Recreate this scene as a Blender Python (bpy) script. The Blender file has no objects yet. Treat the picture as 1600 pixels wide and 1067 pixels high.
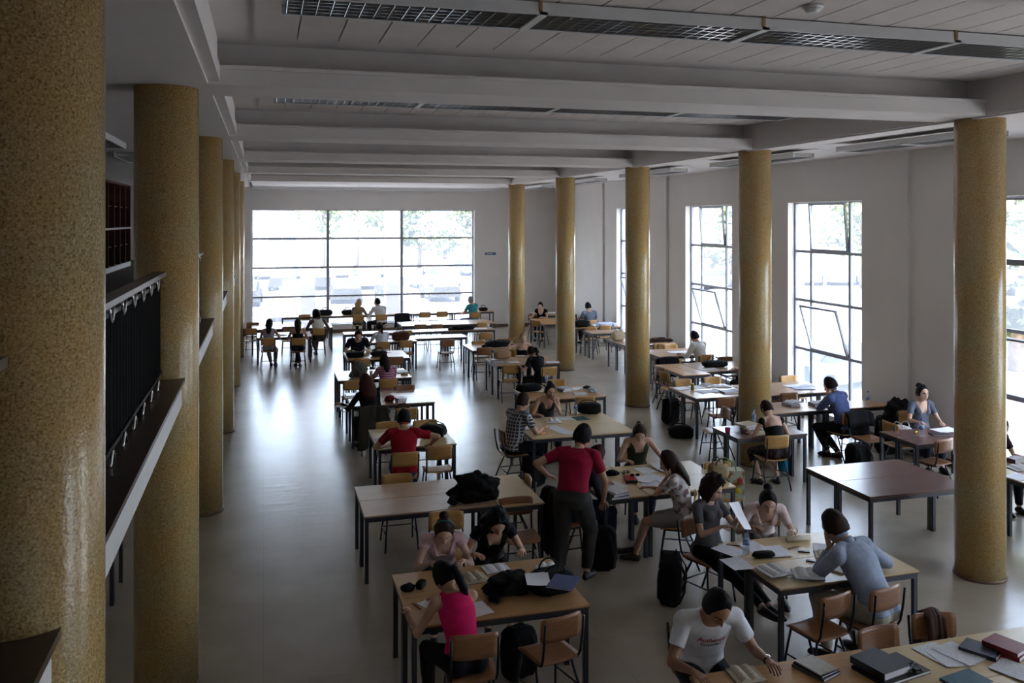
import bpy, bmesh, math, random
import numpy as np
from mathutils import Vector, Matrix, noise as mnoise
random.seed(7)
C = bpy.context.scene.collection
PI = math.pi
R = math.radians

# ------------------------------------------------------------------ camera, sky, sun, exposure
F_PX, YAW, HOR = 1366.0, 0.277, 343.5        # focal length in px of a 1600 px wide frame, yaw, horizon row
SN, CS = math.sin(YAW), math.cos(YAW)
cam_d = bpy.data.cameras.new('camera'); cam = bpy.data.objects.new('camera', cam_d); C.objects.link(cam)
cam.location = (0, 0, 4.0); cam.rotation_euler = (PI/2, 0, -YAW)
cam_d.sensor_fit = 'HORIZONTAL'; cam_d.sensor_width = 36; cam_d.lens = 36*F_PX/1600
cam_d.shift_y = (HOR-533.5)/1600; cam_d.clip_start = .05; cam_d.clip_end = 500
bpy.context.scene.camera = cam
W = bpy.data.worlds.new('world'); bpy.context.scene.world = W; W.use_nodes = True
wn = W.node_tree; wn.nodes.clear()
sky = wn.nodes.new('ShaderNodeTexSky'); sky.sky_type = 'NISHITA'; sky.sun_disc = False
sky.sun_elevation = R(48); sky.sun_rotation = R(215); sky.dust_density = 2.0; sky.ozone_density = 1.2; sky.air_density = 1.0
bgn = wn.nodes.new('ShaderNodeBackground'); bgn.inputs['Strength'].default_value = 0.8
wo = wn.nodes.new('ShaderNodeOutputWorld')
hs = wn.nodes.new('ShaderNodeHueSaturation'); hs.inputs['Saturation'].default_value = .55
wn.links.new(sky.outputs[0], hs.inputs['Color']); wn.links.new(hs.outputs[0], bgn.inputs[0]); wn.links.new(bgn.outputs[0], wo.inputs[0])
sd = bpy.data.lights.new('sun', 'SUN'); sd.energy = 6.5; sd.angle = R(.6); sd.color = (1, .93, .82)
so = bpy.data.objects.new('sun', sd); C.objects.link(so)
so.rotation_euler = Vector((.42, .5, -.72)).to_track_quat('-Z', 'Y').to_euler(); so.location = (-10, -10, 30)
vs = bpy.context.scene.view_settings
vs.view_transform = 'Standard'; vs.look = 'None'; vs.gamma = 1; vs.use_curve_mapping = False; vs.exposure = 1.75

def at(px, py, z=.745):
    """floor position under the point of height z seen at this photo pixel"""
    d = F_PX*(4-z)/(py-HOR); l = (px-800)/F_PX*d
    return (d*SN+l*CS, d*CS-l*SN)
def aty(px, Y):
    k = (px-800)/F_PX
    d = Y/(CS-k*SN); return (d*(SN+k*CS), Y)

# ------------------------------------------------------------------ materials
def srgb(r, g, b):
    f = lambda v: ((v/255+.055)/1.055)**2.4 if v > 10 else v/255/12.92
    return (f(r), f(g), f(b), 1)
MATS = {}
def mat(name, col, rough=.6, var=.08, scale=8, metal=0, spec=.5, bump=0, bscale=None, col2=None, coat=0, stretch=None, detail=4):
    if name in MATS: return MATS[name]
    m = bpy.data.materials.new(name); m.use_nodes = True; nt = m.node_tree; b = nt.nodes['Principled BSDF']
    if len(col) == 3: col = (*col, 1)
    b.inputs['Roughness'].default_value = rough; b.inputs['Metallic'].default_value = metal
    b.inputs['Specular IOR Level'].default_value = spec; b.inputs['Coat Weight'].default_value = coat
    tc = nt.nodes.new('ShaderNodeTexCoord'); mp = nt.nodes.new('ShaderNodeMapping')
    nt.links.new(tc.outputs['Object'], mp.inputs[0])
    if stretch: mp.inputs['Scale'].default_value = stretch
    nz = nt.nodes.new('ShaderNodeTexNoise'); nz.inputs['Scale'].default_value = scale; nz.inputs['Detail'].default_value = detail
    nt.links.new(mp.outputs[0], nz.inputs['Vector'])
    rp = nt.nodes.new('ShaderNodeValToRGB'); rp.color_ramp.elements[0].position = .3; rp.color_ramp.elements[1].position = .7
    c2 = col2 if col2 else tuple(min(1, c*(1+var)) for c in col[:3])+(1,)
    if len(c2) == 3: c2 = (*c2, 1)
    rp.color_ramp.elements[0].color = tuple(c*(1-var) for c in col[:3])+(1,) if not col2 else col
    rp.color_ramp.elements[1].color = c2
    nt.links.new(nz.outputs[0], rp.inputs[0]); nt.links.new(rp.outputs[0], b.inputs['Base Color'])
    if bump:
        bp = nt.nodes.new('ShaderNodeBump'); bp.inputs['Strength'].default_value = bump; bp.inputs['Distance'].default_value = .01
        n2 = nt.nodes.new('ShaderNodeTexNoise'); n2.inputs['Scale'].default_value = bscale or scale*4; n2.inputs['Detail'].default_value = 3
        nt.links.new(mp.outputs[0], n2.inputs['Vector']); nt.links.new(n2.outputs[0], bp.inputs['Height']); nt.links.new(bp.outputs[0], b.inputs['Normal'])
    MATS[name] = m; return m
def col_mat(rgb, rough=.85, kind='cloth'):
    n = '%s_%d_%d_%d' % (kind, *rgb)
    return mat(n, srgb(*rgb), rough=rough, var=.10, scale=18, bump=.15 if kind == 'cloth' else 0, bscale=120, spec=.25 if kind == 'cloth' else .5)

def m_column():
    m = mat('column_terrazzo', (1, 1, 1), rough=.21, spec=.7); nt = m.node_tree; b = nt.nodes['Principled BSDF']
    for l in list(b.inputs['Base Color'].links): nt.links.remove(l)
    tc = nt.nodes['Texture Coordinate'] if 'Texture Coordinate' in nt.nodes else nt.nodes.new('ShaderNodeTexCoord')
    n1 = nt.nodes.new('ShaderNodeTexNoise'); n1.inputs['Scale'].default_value = 120; n1.inputs['Detail'].default_value = 2
    n2 = nt.nodes.new('ShaderNodeTexNoise'); n2.inputs['Scale'].default_value = 2.2; n2.inputs['Detail'].default_value = 3
    n3 = nt.nodes.new('ShaderNodeTexVoronoi'); n3.inputs['Scale'].default_value = 130
    for n in (n1, n2, n3): nt.links.new(tc.outputs['Object'], n.inputs['Vector'])
    r1 = nt.nodes.new('ShaderNodeValToRGB'); e = r1.color_ramp.elements
    e[0].position = .30; e[0].color = (.24, .155, .065, 1); e[1].position = .46; e[1].color = (.50, .365, .17, 1)
    x = e.new(.60); x.color = (.58, .45, .235, 1); x = e.new(.72); x.color = (.72, .63, .42, 1)
    nt.links.new(n1.outputs[0], r1.inputs[0])
    r2 = nt.nodes.new('ShaderNodeValToRGB'); r2.color_ramp.elements[0].position = .35; r2.color_ramp.elements[0].color = (1.0, .84, .6, 1)
    r2.color_ramp.elements[1].position = .65; r2.color_ramp.elements[1].color = (.9, .93, .92, 1)
    nt.links.new(n2.outputs[0], r2.inputs[0])
    mx = nt.nodes.new('ShaderNodeMixRGB'); mx.blend_type = 'MULTIPLY'; mx.inputs[0].default_value = 1
    nt.links.new(r1.outputs[0], mx.inputs[1]); nt.links.new(r2.outputs[0], mx.inputs[2]); nt.links.new(mx.outputs[0], b.inputs['Base Color'])
    bp = nt.nodes.new('ShaderNodeBump'); bp.inputs['Strength'].default_value = .4; bp.inputs['Distance'].default_value = .004
    n4 = nt.nodes.new('ShaderNodeTexNoise'); n4.inputs['Scale'].default_value = 60; nt.links.new(tc.outputs['Object'], n4.inputs['Vector'])
    nt.links.new(n4.outputs[0], bp.inputs['Height']); nt.links.new(bp.outputs[0], b.inputs['Normal'])
    return m
def m_floor():
    m = bpy.data.materials.new('polished_floor'); m.use_nodes = True; nt = m.node_tree; b = nt.nodes['Principled BSDF']
    tc = nt.nodes.new('ShaderNodeTexCoord')
    n1 = nt.nodes.new('ShaderNodeTexNoise'); n1.inputs['Scale'].default_value = 1.6; n1.inputs['Detail'].default_value = 3
    n2 = nt.nodes.new('ShaderNodeTexNoise'); n2.inputs['Scale'].default_value = 6; n2.inputs['Detail'].default_value = 2
    n3 = nt.nodes.new('ShaderNodeTexNoise'); n3.inputs['Scale'].default_value = 1.4; n3.inputs['Detail'].default_value = 4
    for n in (n1, n3): nt.links.new(tc.outputs['Object'], n.inputs['Vector'])
    mpp = nt.nodes.new('ShaderNodeMapping'); mpp.inputs['Scale'].default_value = (.45, 1.6, 1); nt.links.new(tc.outputs['Object'], mpp.inputs[0]); nt.links.new(mpp.outputs[0], n2.inputs['Vector'])
    r = nt.nodes.new('ShaderNodeValToRGB'); r.color_ramp.elements[0].position = .2; r.color_ramp.elements[0].color = (.315, .265, .195, 1)
    r.color_ramp.elements[1].position = .8; r.color_ramp.elements[1].color = (.425, .362, .275, 1)
    nt.links.new(n1.outputs[0], r.inputs[0])
    bk = nt.nodes.new('ShaderNodeTexBrick'); bk.offset = 0; bk.inputs['Scale'].default_value = 1; bk.inputs['Mortar Size'].default_value = .004
    bk.inputs['Brick Width'].default_value = 1.56; bk.inputs['Row Height'].default_value = 1.56
    bk.inputs['Color1'].default_value = bk.inputs['Color2'].default_value = (1, 1, 1, 1); bk.inputs['Mortar'].default_value = (.84, .84, .84, 1)
    nt.links.new(tc.outputs['Object'], bk.inputs['Vector'])
    mx = nt.nodes.new('ShaderNodeMixRGB'); mx.blend_type = 'MULTIPLY'; mx.inputs[0].default_value = 1
    nt.links.new(r.outputs[0], mx.inputs[1]); nt.links.new(bk.outputs[0], mx.inputs[2]); nt.links.new(mx.outputs[0], b.inputs['Base Color'])
    mr = nt.nodes.new('ShaderNodeMapRange'); mr.inputs['From Min'].default_value = .3; mr.inputs['From Max'].default_value = .7
    mr.inputs['To Min'].default_value = .24; mr.inputs['To Max'].default_value = .33
    b.inputs['Roughness'].default_value = .255
    bp = nt.nodes.new('ShaderNodeBump'); bp.inputs['Strength'].default_value = .10; bp.inputs['Distance'].default_value = .02
    nt.links.new(n2.outputs[0], bp.inputs['Height']); nt.links.new(bp.outputs[0], b.inputs['Normal'])
    b.inputs['Specular IOR Level'].default_value = .75
    return m
def m_glass():
    m = bpy.data.materials.new('window_glass'); m.use_nodes = True; nt = m.node_tree; nt.nodes.clear()
    o = nt.nodes.new('ShaderNodeOutputMaterial'); t = nt.nodes.new('ShaderNodeBsdfTransparent'); t.inputs[0].default_value = (.93, .95, .97, 1)
    g = nt.nodes.new('ShaderNodeBsdfGlossy'); g.inputs['Roughness'].default_value = .02
    tr = nt.nodes.new('ShaderNodeBsdfTranslucent'); tr.inputs[0].default_value = (.86, .91, 1, 1)
    lw = nt.nodes.new('ShaderNodeLayerWeight'); lw.inputs[0].default_value = .5
    pw = nt.nodes.new('ShaderNodeMath'); pw.operation = 'POWER'; pw.inputs[1].default_value = 5; nt.links.new(lw.outputs['Facing'], pw.inputs[0])
    fr = nt.nodes.new('ShaderNodeMath'); fr.operation = 'MULTIPLY_ADD'; fr.inputs[1].default_value = .3; fr.inputs[2].default_value = .02; nt.links.new(pw.outputs[0], fr.inputs[0])
    m1 = nt.nodes.new('ShaderNodeMixShader'); m2 = nt.nodes.new('ShaderNodeMixShader'); m1.inputs[0].default_value = .07
    nt.links.new(t.outputs[0], m1.inputs[1]); nt.links.new(tr.outputs[0], m1.inputs[2])
    nt.links.new(fr.outputs[0], m2.inputs[0]); nt.links.new(m1.outputs[0], m2.inputs[1]); nt.links.new(g.outputs[0], m2.inputs[2])
    nt.links.new(m2.outputs[0], o.inputs[0]); return m
def m_clear(name, tint, rough=.08, k=.75):
    m = bpy.data.materials.new(name); m.use_nodes = True; nt = m.node_tree; nt.nodes.clear()
    o = nt.nodes.new('ShaderNodeOutputMaterial'); t = nt.nodes.new('ShaderNodeBsdfTransparent'); t.inputs[0].default_value = tint
    g = nt.nodes.new('ShaderNodeBsdfPrincipled'); g.inputs['Base Color'].default_value = (.7, .75, .8, 1); g.inputs['Roughness'].default_value = rough
    m1 = nt.nodes.new('ShaderNodeMixShader'); m1.inputs[0].default_value = 1-k
    nt.links.new(t.outputs[0], m1.inputs[1]); nt.links.new(g.outputs[0], m1.inputs[2]); nt.links.new(m1.outputs[0], o.inputs[0]); return m
def m_pattern(name, kind, c1, c2, scale=1.0, c3=None):
    """checked / striped / flowered / printed-text cloth and paper"""
    m = bpy.data.materials.new(name); m.use_nodes = True; nt = m.node_tree; b = nt.nodes['Principled BSDF']
    b.inputs['Roughness'].default_value = .85; b.inputs['Specular IOR Level'].default_value = .25
    tc = nt.nodes.new('ShaderNodeTexCoord'); L = nt.links
    def band(axis, freq, duty):
        sp = nt.nodes.new('ShaderNodeSeparateXYZ'); L.new(tc.outputs['Object'], sp.inputs[0])
        mu = nt.nodes.new('ShaderNodeMath'); mu.operation = 'MULTIPLY'; mu.inputs[1].default_value = freq; L.new(sp.outputs[axis], mu.inputs[0])
        fr = nt.nodes.new('ShaderNodeMath'); fr.operation = 'FRACT'; L.new(mu.outputs[0], fr.inputs[0])
        lt = nt.nodes.new('ShaderNodeMath'); lt.operation = 'LESS_THAN'; lt.inputs[1].default_value = duty; L.new(fr.outputs[0], lt.inputs[0]); return lt.outputs[0]
    mx = nt.nodes.new('ShaderNodeMixRGB'); mx.inputs[1].default_value = c1; mx.inputs[2].default_value = c2
    if kind == 'check':
        a, c = band(2, 16*scale, .28), band(0, 16*scale, .28)
        ad = nt.nodes.new('ShaderNodeMath'); ad.operation = 'MAXIMUM'; L.new(a, ad.inputs[0]); L.new(c, ad.inputs[1]); L.new(ad.outputs[0], mx.inputs[0])
    elif kind == 'stripe':
        L.new(band(2, 17*scale, .3), mx.inputs[0])
    elif kind == 'flower':
        v = nt.nodes.new('ShaderNodeTexNoise'); v.inputs['Scale'].default_value = 16*scale; v.inputs['Detail'].default_value = 3; L.new(tc.outputs['Object'], v.inputs['Vector'])
        r = nt.nodes.new('ShaderNodeValToRGB'); r.color_ramp.elements[0].position = .5; r.color_ramp.elements[1].position = .6
        r.color_ramp.elements[0].color = (0, 0, 0, 1); r.color_ramp.elements[1].color = (1, 1, 1, 1)
        L.new(v.outputs[0], r.inputs[0]); L.new(r.outputs[0], mx.inputs[0])
    elif kind == 'text':
        a = band(1, 95*scale, .42)
        v = nt.nodes.new('ShaderNodeTexNoise'); v.inputs['Scale'].default_value = 70; L.new(tc.outputs['Object'], v.inputs['Vector'])
        g = nt.nodes.new('ShaderNodeMath'); g.operation = 'GREATER_THAN'; g.inputs[1].default_value = .47; L.new(v.outputs[0], g.inputs[0])
        mu = nt.nodes.new('ShaderNodeMath'); mu.operation = 'MULTIPLY'; L.new(a, mu.inputs[0]); L.new(g.outputs[0], mu.inputs[1]); L.new(mu.outputs[0], mx.inputs[0])
    L.new(mx.outputs[0], b.inputs['Base Color']); return m

M_COL = m_column(); M_FLOOR = m_floor(); M_GLASS = m_glass()
M_WALL = mat('wall_paint', (.78, .75, .725), rough=.75, var=.03, scale=1.2)
M_CEIL = mat('ceiling_paint', (.76, .715, .695), rough=.8, var=.03, scale=2)
M_PANEL = mat('ceiling_panel', (.76, .70, .675), rough=.8, var=.04, scale=3)
M_FRAME = mat('window_frame_metal', (.30, .31, .36), rough=.4)
M_FRAMEW = mat('window_frame_light', (.50, .50, .52), rough=.45)
M_STONE = mat('brown_stone', (.055, .032, .026), rough=.35, var=.25, scale=30)
M_WHITE = mat('white_paint', (.75, .75, .76), rough=.5, var=.02)
M_BLACK = mat('black_metal', (.012, .012, .016), rough=.38, var=.1)
M_LEG = mat('dark_steel', (.022, .024, .034), rough=.35, var=.1, spec=.6)
M_BASE = mat('baseboard_brown', (.16, .085, .05), rough=.5)
M_CHROME = mat('louver_aluminium', (.75, .76, .78), rough=.18, metal=.95, var=.02)
M_BRASS = mat('brass_rod', (.35, .25, .12), rough=.35, metal=.8)
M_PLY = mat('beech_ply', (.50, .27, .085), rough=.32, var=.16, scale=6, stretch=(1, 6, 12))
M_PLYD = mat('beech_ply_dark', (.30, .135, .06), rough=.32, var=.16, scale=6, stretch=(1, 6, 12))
M_TOPY = mat('laminate_yellow', (.66, .50, .27), rough=.3, var=.04, scale=3, stretch=(1, 8, 8))
M_TOPO = mat('laminate_orange', (.50, .28, .11), rough=.3, var=.10, scale=3, stretch=(1, 10, 10))
M_TOPB = mat('laminate_brown', (.50, .33, .21), rough=.27, var=.08, scale=3, stretch=(1, 10, 10))
M_TOPD = mat('laminate_mahogany', (.13, .062, .052), rough=.24, var=.15, scale=3, stretch=(1, 10, 10))
M_EDGE = mat('table_edge', (.10, .055, .035), rough=.5)
M_SHELF = mat('shelf_wood', (.10, .042, .03), rough=.8, spec=.2, var=.2, scale=8)
M_PAPER = m_pattern('printed_paper', 'text', (.82, .82, .84, 1), (.48, .48, .51, 1))
M_PLAIN = mat('white_paper', (.84, .84, .87), rough=.7, var=.03)
M_CREAM = mat('cream_pages', (.68, .62, .48), rough=.8, var=.08, scale=20, stretch=(1, 1, 30))
M_PET = m_clear('clear_plastic', (.88, .92, .96, 1))

# ------------------------------------------------------------------ mesh helpers
class MB:
    def __init__(s): s.v = []; s.f = []; s.m = []; s.sm = []
    def add(s, vs_, fs_, mi=0, smooth=False):
        o = len(s.v); s.v += [tuple(v) for v in vs_]; s.f += [tuple(i+o for i in f) for f in fs_]
        s.m += [mi]*len(fs_); s.sm += [smooth]*len(fs_); return s
    def box(s, x0, y0, z0, x1, y1, z1, mi=0, M=None):
        vs_ = [(x, y, z) for z in (z0, z1) for y in (y0, y1) for x in (x0, x1)]
        if M: vs_ = [M @ Vector(v) for v in vs_]
        return s.add(vs_, [(0, 2, 3, 1), (4, 5, 7, 6), (0, 1, 5, 4), (2, 6, 7, 3), (0, 4, 6, 2), (1, 3, 7, 5)], mi)
    def loft(s, rings, mi=0, smooth=True, cap=True, closed=True):
        n = len(rings[0]); vs_ = [p for r in rings for p in r]; fs_ = []
        for i in range(len(rings)-1):
            for j in range(n if closed else n-1):
                k = (j+1) % n; fs_.append((i*n+j, i*n+k, (i+1)*n+k, (i+1)*n+j))
        if cap:
            fs_.append(tuple(range(n-1, -1, -1))); fs_.append(tuple(range((len(rings)-1)*n, len(rings)*n)))
        return s.add(vs_, fs_, mi, smooth)
    def tube(s, pts, r, n=8, mi=0, smooth=True, flat=None, up=None, cap=True):
        """pts polyline; r number or list; flat: second radius (list or number) along up"""
        P = [Vector(p) for p in pts]; k = len(P); r = r if isinstance(r, (list, tuple)) else [r]*k
        fl = flat if flat is not None else r; fl = fl if isinstance(fl, (list, tuple)) else [fl]*k
        rings = []; ref = Vector(up) if up else None
        for i in range(k):
            t = (P[min(i+1, k-1)]-P[max(i-1, 0)]);
            if t.length < 1e-9: t = Vector((0, 0, 1))
            t.normalize()
            a = ref if ref is not None else (Vector((0, 0, 1)) if abs(t.z) < .9 else Vector((0, 1, 0)))
            u = (a-t*a.dot(t));
            if u.length < 1e-4: u = Vector((0, 1, 0))-t*t.y
            u.normalize(); w = t.cross(u); ref = u if ref is None else ref
            rings.append([P[i]+w*(r[i]*math.cos(2*PI*j/n))+u*(fl[i]*math.sin(2*PI*j/n)) for j in range(n)])
        return s.loft(rings, mi, smooth, cap)
    def lathe(s, prof, c=(0, 0, 0), n=16, mi=0, smooth=True):
        rings = [[(c[0]+r*math.cos(2*PI*j/n), c[1]+r*math.sin(2*PI*j/n), c[2]+z) for j in range(n)] for r, z in prof]
        return s.loft(rings, mi, smooth)
    def blob(s, c, rad, nu=20, nv=12, mi=0, fn=None, M=None):
        vs_ = []; fs_ = []
        for i in range(nv+1):
            th = PI*i/nv
            for j in range(nu):
                ph = 2*PI*j/nu; d = Vector((math.sin(th)*math.cos(ph), math.sin(th)*math.sin(ph), math.cos(th)))
                p = Vector((d.x*rad[0], d.y*rad[1], d.z*rad[2]))
                if fn: p = fn(d, p)
                if M: p = M @ p
                vs_.append(Vector(c)+p)
        for i in range(nv):
            for j in range(nu):
                k = (j+1) % nu; fs_.append((i*nu+j, (i+1)*nu+j, (i+1)*nu+k, i*nu+k))
        return s.add(vs_, fs_, mi, True)
    def mesh(s, name, mats):
        me = bpy.data.meshes.new(name); me.from_pydata([tuple(v) for v in s.v], [], s.f)
        for m in (mats if isinstance(mats, (list, tuple)) else [mats]): me.materials.append(m)
        me.polygons.foreach_set('material_index', s.m); me.polygons.foreach_set('use_smooth', s.sm); me.update(); return me
def ob(name, data, parent=None, loc=None, rz=None):
    o = bpy.data.objects.new(name, data); C.objects.link(o)
    if parent: o.parent = parent
    if loc is not None: o.location = loc
    if rz is not None: o.rotation_euler = (0, 0, rz)
    return o
def tag(o, label=None, cat=None, group=None, kind=None):
    if label: o['label'] = label
    if cat: o['category'] = cat
    if group: o['group'] = group
    if kind: o['kind'] = kind
    return o
def thing(name, label, cat, loc=(0, 0, 0), rz=0, group=None):
    return tag(ob(name, None, None, loc, rz), label, cat, group)
def struct(name, mb, m, parent=None):
    o = ob(name, mb.mesh(name, m), parent)
    if not parent: o['kind'] = 'structure'
    return o
def bevel(o, w=.004, seg=1):
    b = o.modifiers.new('bevel', 'BEVEL'); b.width = w; b.segments = seg; b.limit_method = 'ANGLE'; return o
def boxes(lst, mi=0):
    m = MB()
    for b in lst: m.box(*b, mi)
    return m

# ------------------------------------------------------------------ the hall shell
XL, XR, R0, Y0, SP, HC = -.80, 7.77, .262, 8.04, 4.69, 5.13
WX, WXO, EY = 10.72, 11.12, 31.5             # inner face of right wall, outer face, inner face of end wall
ZT, ZB = 4.36, .15                           # window head / sill
NEAR, FARL = -4.0, -5.2
WCEN = [Y0-SP/2+SP*k for k in (-2, -1, 0, 1, 2, 3)]   # centres of the windows in the right wall
WCEN = [Y0+SP/2+SP*k for k in (-2, -1, 0, 1, 2, 3)]
HW = 1.19
struct('floor', boxes([(FARL-.3, NEAR-.3, -.3, WXO, EY+.4, 0)]), M_FLOOR)
# right wall: piers, header, sill pieces around the windows
b = []; y = NEAR-.3
for wc in WCEN:
    b.append((WX, y, 0, WXO, wc-HW, 5.9)); b.append((WX, wc-HW, 0, WXO, wc+HW, ZB)); b.append((WX, wc-HW, ZT, WXO, wc+HW, 5.9)); y = wc+HW
b.append((WX, y, 0, WXO, EY+.4, 5.9))
for k in range(-2, 5):
    yy = Y0+SP*k; b.append((WX-.06, yy-.12, 0, WX, yy+.5, 5.3))      # shallow pilasters
struct('wall_right', boxes(b), M_WALL)
EX0, EX1 = -.42, 7.51
struct('wall_far', boxes([(FARL-.3, EY, 0, EX0, EY+.4, 5.9), (EX1, EY, 0, WX, EY+.4, 5.9), (EX0, EY, 0, EX1, EY+.4, .3), (EX0, EY, ZT, EX1, EY+.4, 5.9)]), M_WALL)
struct('wall_left', boxes([(FARL-.3, NEAR-.3, 0, FARL, EY, 5.9)]), M_WALL)
struct('wall_near', boxes([(FARL, NEAR-.3, 0, WX, NEAR, 5.9)]), M_WALL)
b = [(WX-.02, NEAR, 0, WX, WCEN[0]-HW, .12)]
for a, c in zip(WCEN, WCEN[1:]+[None]):
    b.append((WX-.02, a+HW, 0, WX, (c-HW) if c else EY, .12))
struct('baseboard_right', boxes(b), M_BASE)
struct('baseboard_far', boxes([(FARL, EY-.02, 0, WX-.02, EY, .12)]), M_BASE)

# ceiling: high slab, beams with a projecting lip, lower soffits over the aisles
ZC = 5.52
LX, RX = -.35, 7.5                           # inner lips of the long beams
ceil = struct('ceiling', boxes([(FARL-.3, NEAR-.3, ZC, WXO, EY+.4, 5.9)]), M_CEIL)
bays = [(Y0+SP*k+.36, Y0+SP*(k+1)-.36) for k in range(-3, 4)]
pan = MB().box(-.16, 0, 0, .16, 3.55, .025).mesh('panel', M_PANEL)
for a, c in bays:
    cy = (a+c)/2
    if 1 < cy < 17:
        for i in range(22):
            ob('panel', pan, ceil, (.10+i*.335+.0, a+.22, ZC-.025))
    else: ob('panel_field', boxes([(-.1, a+.22, ZC-.025, 7.2, c-.22, ZC)]).mesh('panel_field', M_PANEL), ceil)
n = 1
for k in range(-2, 5):
    yy = Y0+SP*k; m = MB()
    m.box(LX-.095, yy-.36, HC, RX, yy+.36, HC+.13)
    m.box(LX-.095, yy-.375, HC+.13, RX, yy+.375, HC+.165)
    m.box(LX-.095, yy-.10, HC+.165, RX, yy+.10, ZC)
    struct('trim_%d' % n, m, M_CEIL); n += 1
m = MB(); m.box(FARL, NEAR, HC, LX-.095, EY, ZC)                     # left soffit (mezzanine side)
for k in range(-3, 4):                                               # stepped inner edge, bay by bay
    a_, c_ = Y0+SP*k+.36, Y0+SP*(k+1)-.36
    m.box(LX-.095, a_, HC+.025, LX-.02, c_, ZC); m.box(LX-.02, a_, HC+.025, LX, c_, HC+.165)
struct('trim_%d' % n, m, M_CEIL); n += 1
m = MB(); m.box(RX, NEAR, HC, RX+.55, EY, ZC); m.box(RX+.04, NEAR, HC-.02, RX+.10, EY, HC); m.box(RX+.55, NEAR, 5.2, WX, EY, ZC)
struct('trim_%d' % n, m, M_CEIL); n += 1
struct('trim_%d' % n, boxes([(LX, 26.8+.36, HC, RX, EY, ZC)]), M_CEIL); n += 1

# columns
colm = MB().lathe([(R0, 0), (R0, HC)], n=72)
cme = colm.mesh('column', M_COL)
ringm = MB().lathe([(R0+.012, 0), (R0+.012, .03), (R0, .034)], n=48).mesh('base_ring', M_BASE)
ordn = ['nearest', 'second', 'third', 'fourth', 'fifth', 'sixth']
for i in range(6):
    o = tag(ob('column', cme, None, (XL, Y0+SP*(i-1), 0)), ordn[i]+' speckled yellow terrazzo column of the left row beside the gallery', 'column', 'speckled terrazzo columns')
    ob('base_ring', ringm, o)
rl = ['big speckled terrazzo column at right edge, nearest of the right row', 'terrazzo column of the right row behind the woman in black dress', 'terrazzo column of the right row, third from the right edge', 'terrazzo column of the right row behind the pair at the small table', 'farthest terrazzo column of the right row, beside the end window']
for i in range(5):
    o = tag(ob('column', cme, None, (XR, Y0+SP*i, 0)), rl[i], 'column', 'speckled terrazzo columns')
    ob('base_ring', ringm, o)

# mezzanine on the left
ZL = 2.67
m = MB(); m.box(FARL, NEAR, 2.44, -.66, EY, ZL-.03)
mez = struct('floor_upper', m, M_WHITE)
ob('walking_surface', boxes([(FARL, NEAR, ZL-.03, -.95, EY, ZL-.005)]).mesh('walking_surface', mat('gallery_carpet', (.10, .085, .08), rough=.8)), mez)
ob('ledge_board', boxes([(-.95, NEAR, ZL-.03, -.635, EY, ZL)]).mesh('ledge_board', M_STONE), mez)
hk = MB(); hk.tube([(0, -.075+.15*t/8, -.0-.085*math.sin(PI*t/8)) for t in range(9)], .009, 6)
hkm = hk.mesh('hook', M_CHROME); hkb = MB().tube([(0, -.075+.15*t/8, .075*math.sin(PI*t/8)) for t in range(9)], .009, 6).mesh('hook', M_CHROME)
slm = MB().box(-.006, -.052, .07, .006, .052, .82).mesh('baluster', mat('matte_black', (.008, .008, .009), rough=.95, spec=.03))
for i in range(6):
    ya, yb = Y0+SP*(i-2)+R0, Y0+SP*(i-1)-R0
    if i == 0: ya = 0.2
    rt = thing('balcony_railing', ordn[i]+' bay of black gallery railing with pale handrail between left columns', 'railing', (-.826, ya, ZL), 0, 'gallery railings')
    L = yb-ya
    ob('handrail', MB().box(-.05, 0, .865, .05, L, .90).mesh('handrail', mat('handrail_stone', (.16, .13, .115), rough=.4, var=.2, scale=20)), rt)
    ob('rail', MB().box(-.02, 0, .80, .02, L, .825).box(-.02, 0, .05, .02, L, .075).mesh('rail', M_BLACK), rt)
    nn = int(L/.118)
    for j in range(nn): ob('baluster', slm, rt, (0, .08+j*(L-.16)/(nn-1), 0))
    nh = int(L/.43)
    for j in range(nh):
        ob('hook', hkm, rt, (.035, .25+j*.43, .862)); ob('hook', hkb, rt, (.04, .25+j*.43, 0.0))
# bookcase on the gallery
bc = thing('bookcase', 'tall dark reddish wooden bookcase on the upper gallery', 'bookcase', (-3.75, 19, ZL-.005))
ob('frame', boxes([(-.35, 0, 0, 0, 8.6, .1), (-.35, 0, 2.28, .02, 8.6, 2.34), (-.35, 0, .1, -.33, 8.6, 2.28)]).mesh('frame', M_SHELF), bc)
ob('plinth', boxes([(.0, 0, 0, .02, 8.6, .13)]).mesh('plinth', M_WHITE), bc)
up = MB().box(-.33, -.03, .1, .02, .03, 2.28).mesh('upright', M_SHELF); sh = MB().box(-.33, .03, 0, -.05, .89, .025).mesh('shelf', M_SHELF)
for j in range(10):
    ob('upright', up, bc, (0, .03+j*.949, 0))
    if j < 9:
        for z in (.12, .62, 1.1, 1.68): ob('shelf', sh, bc, (0, .03+j*.949, z))
ob('mid_rail', boxes([(.0, 0, 1.08, .05, 8.6, 1.13)]).mesh('mid_rail', mat('rail_grey', (.3, .25, .24), rough=.4)), bc)

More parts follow.
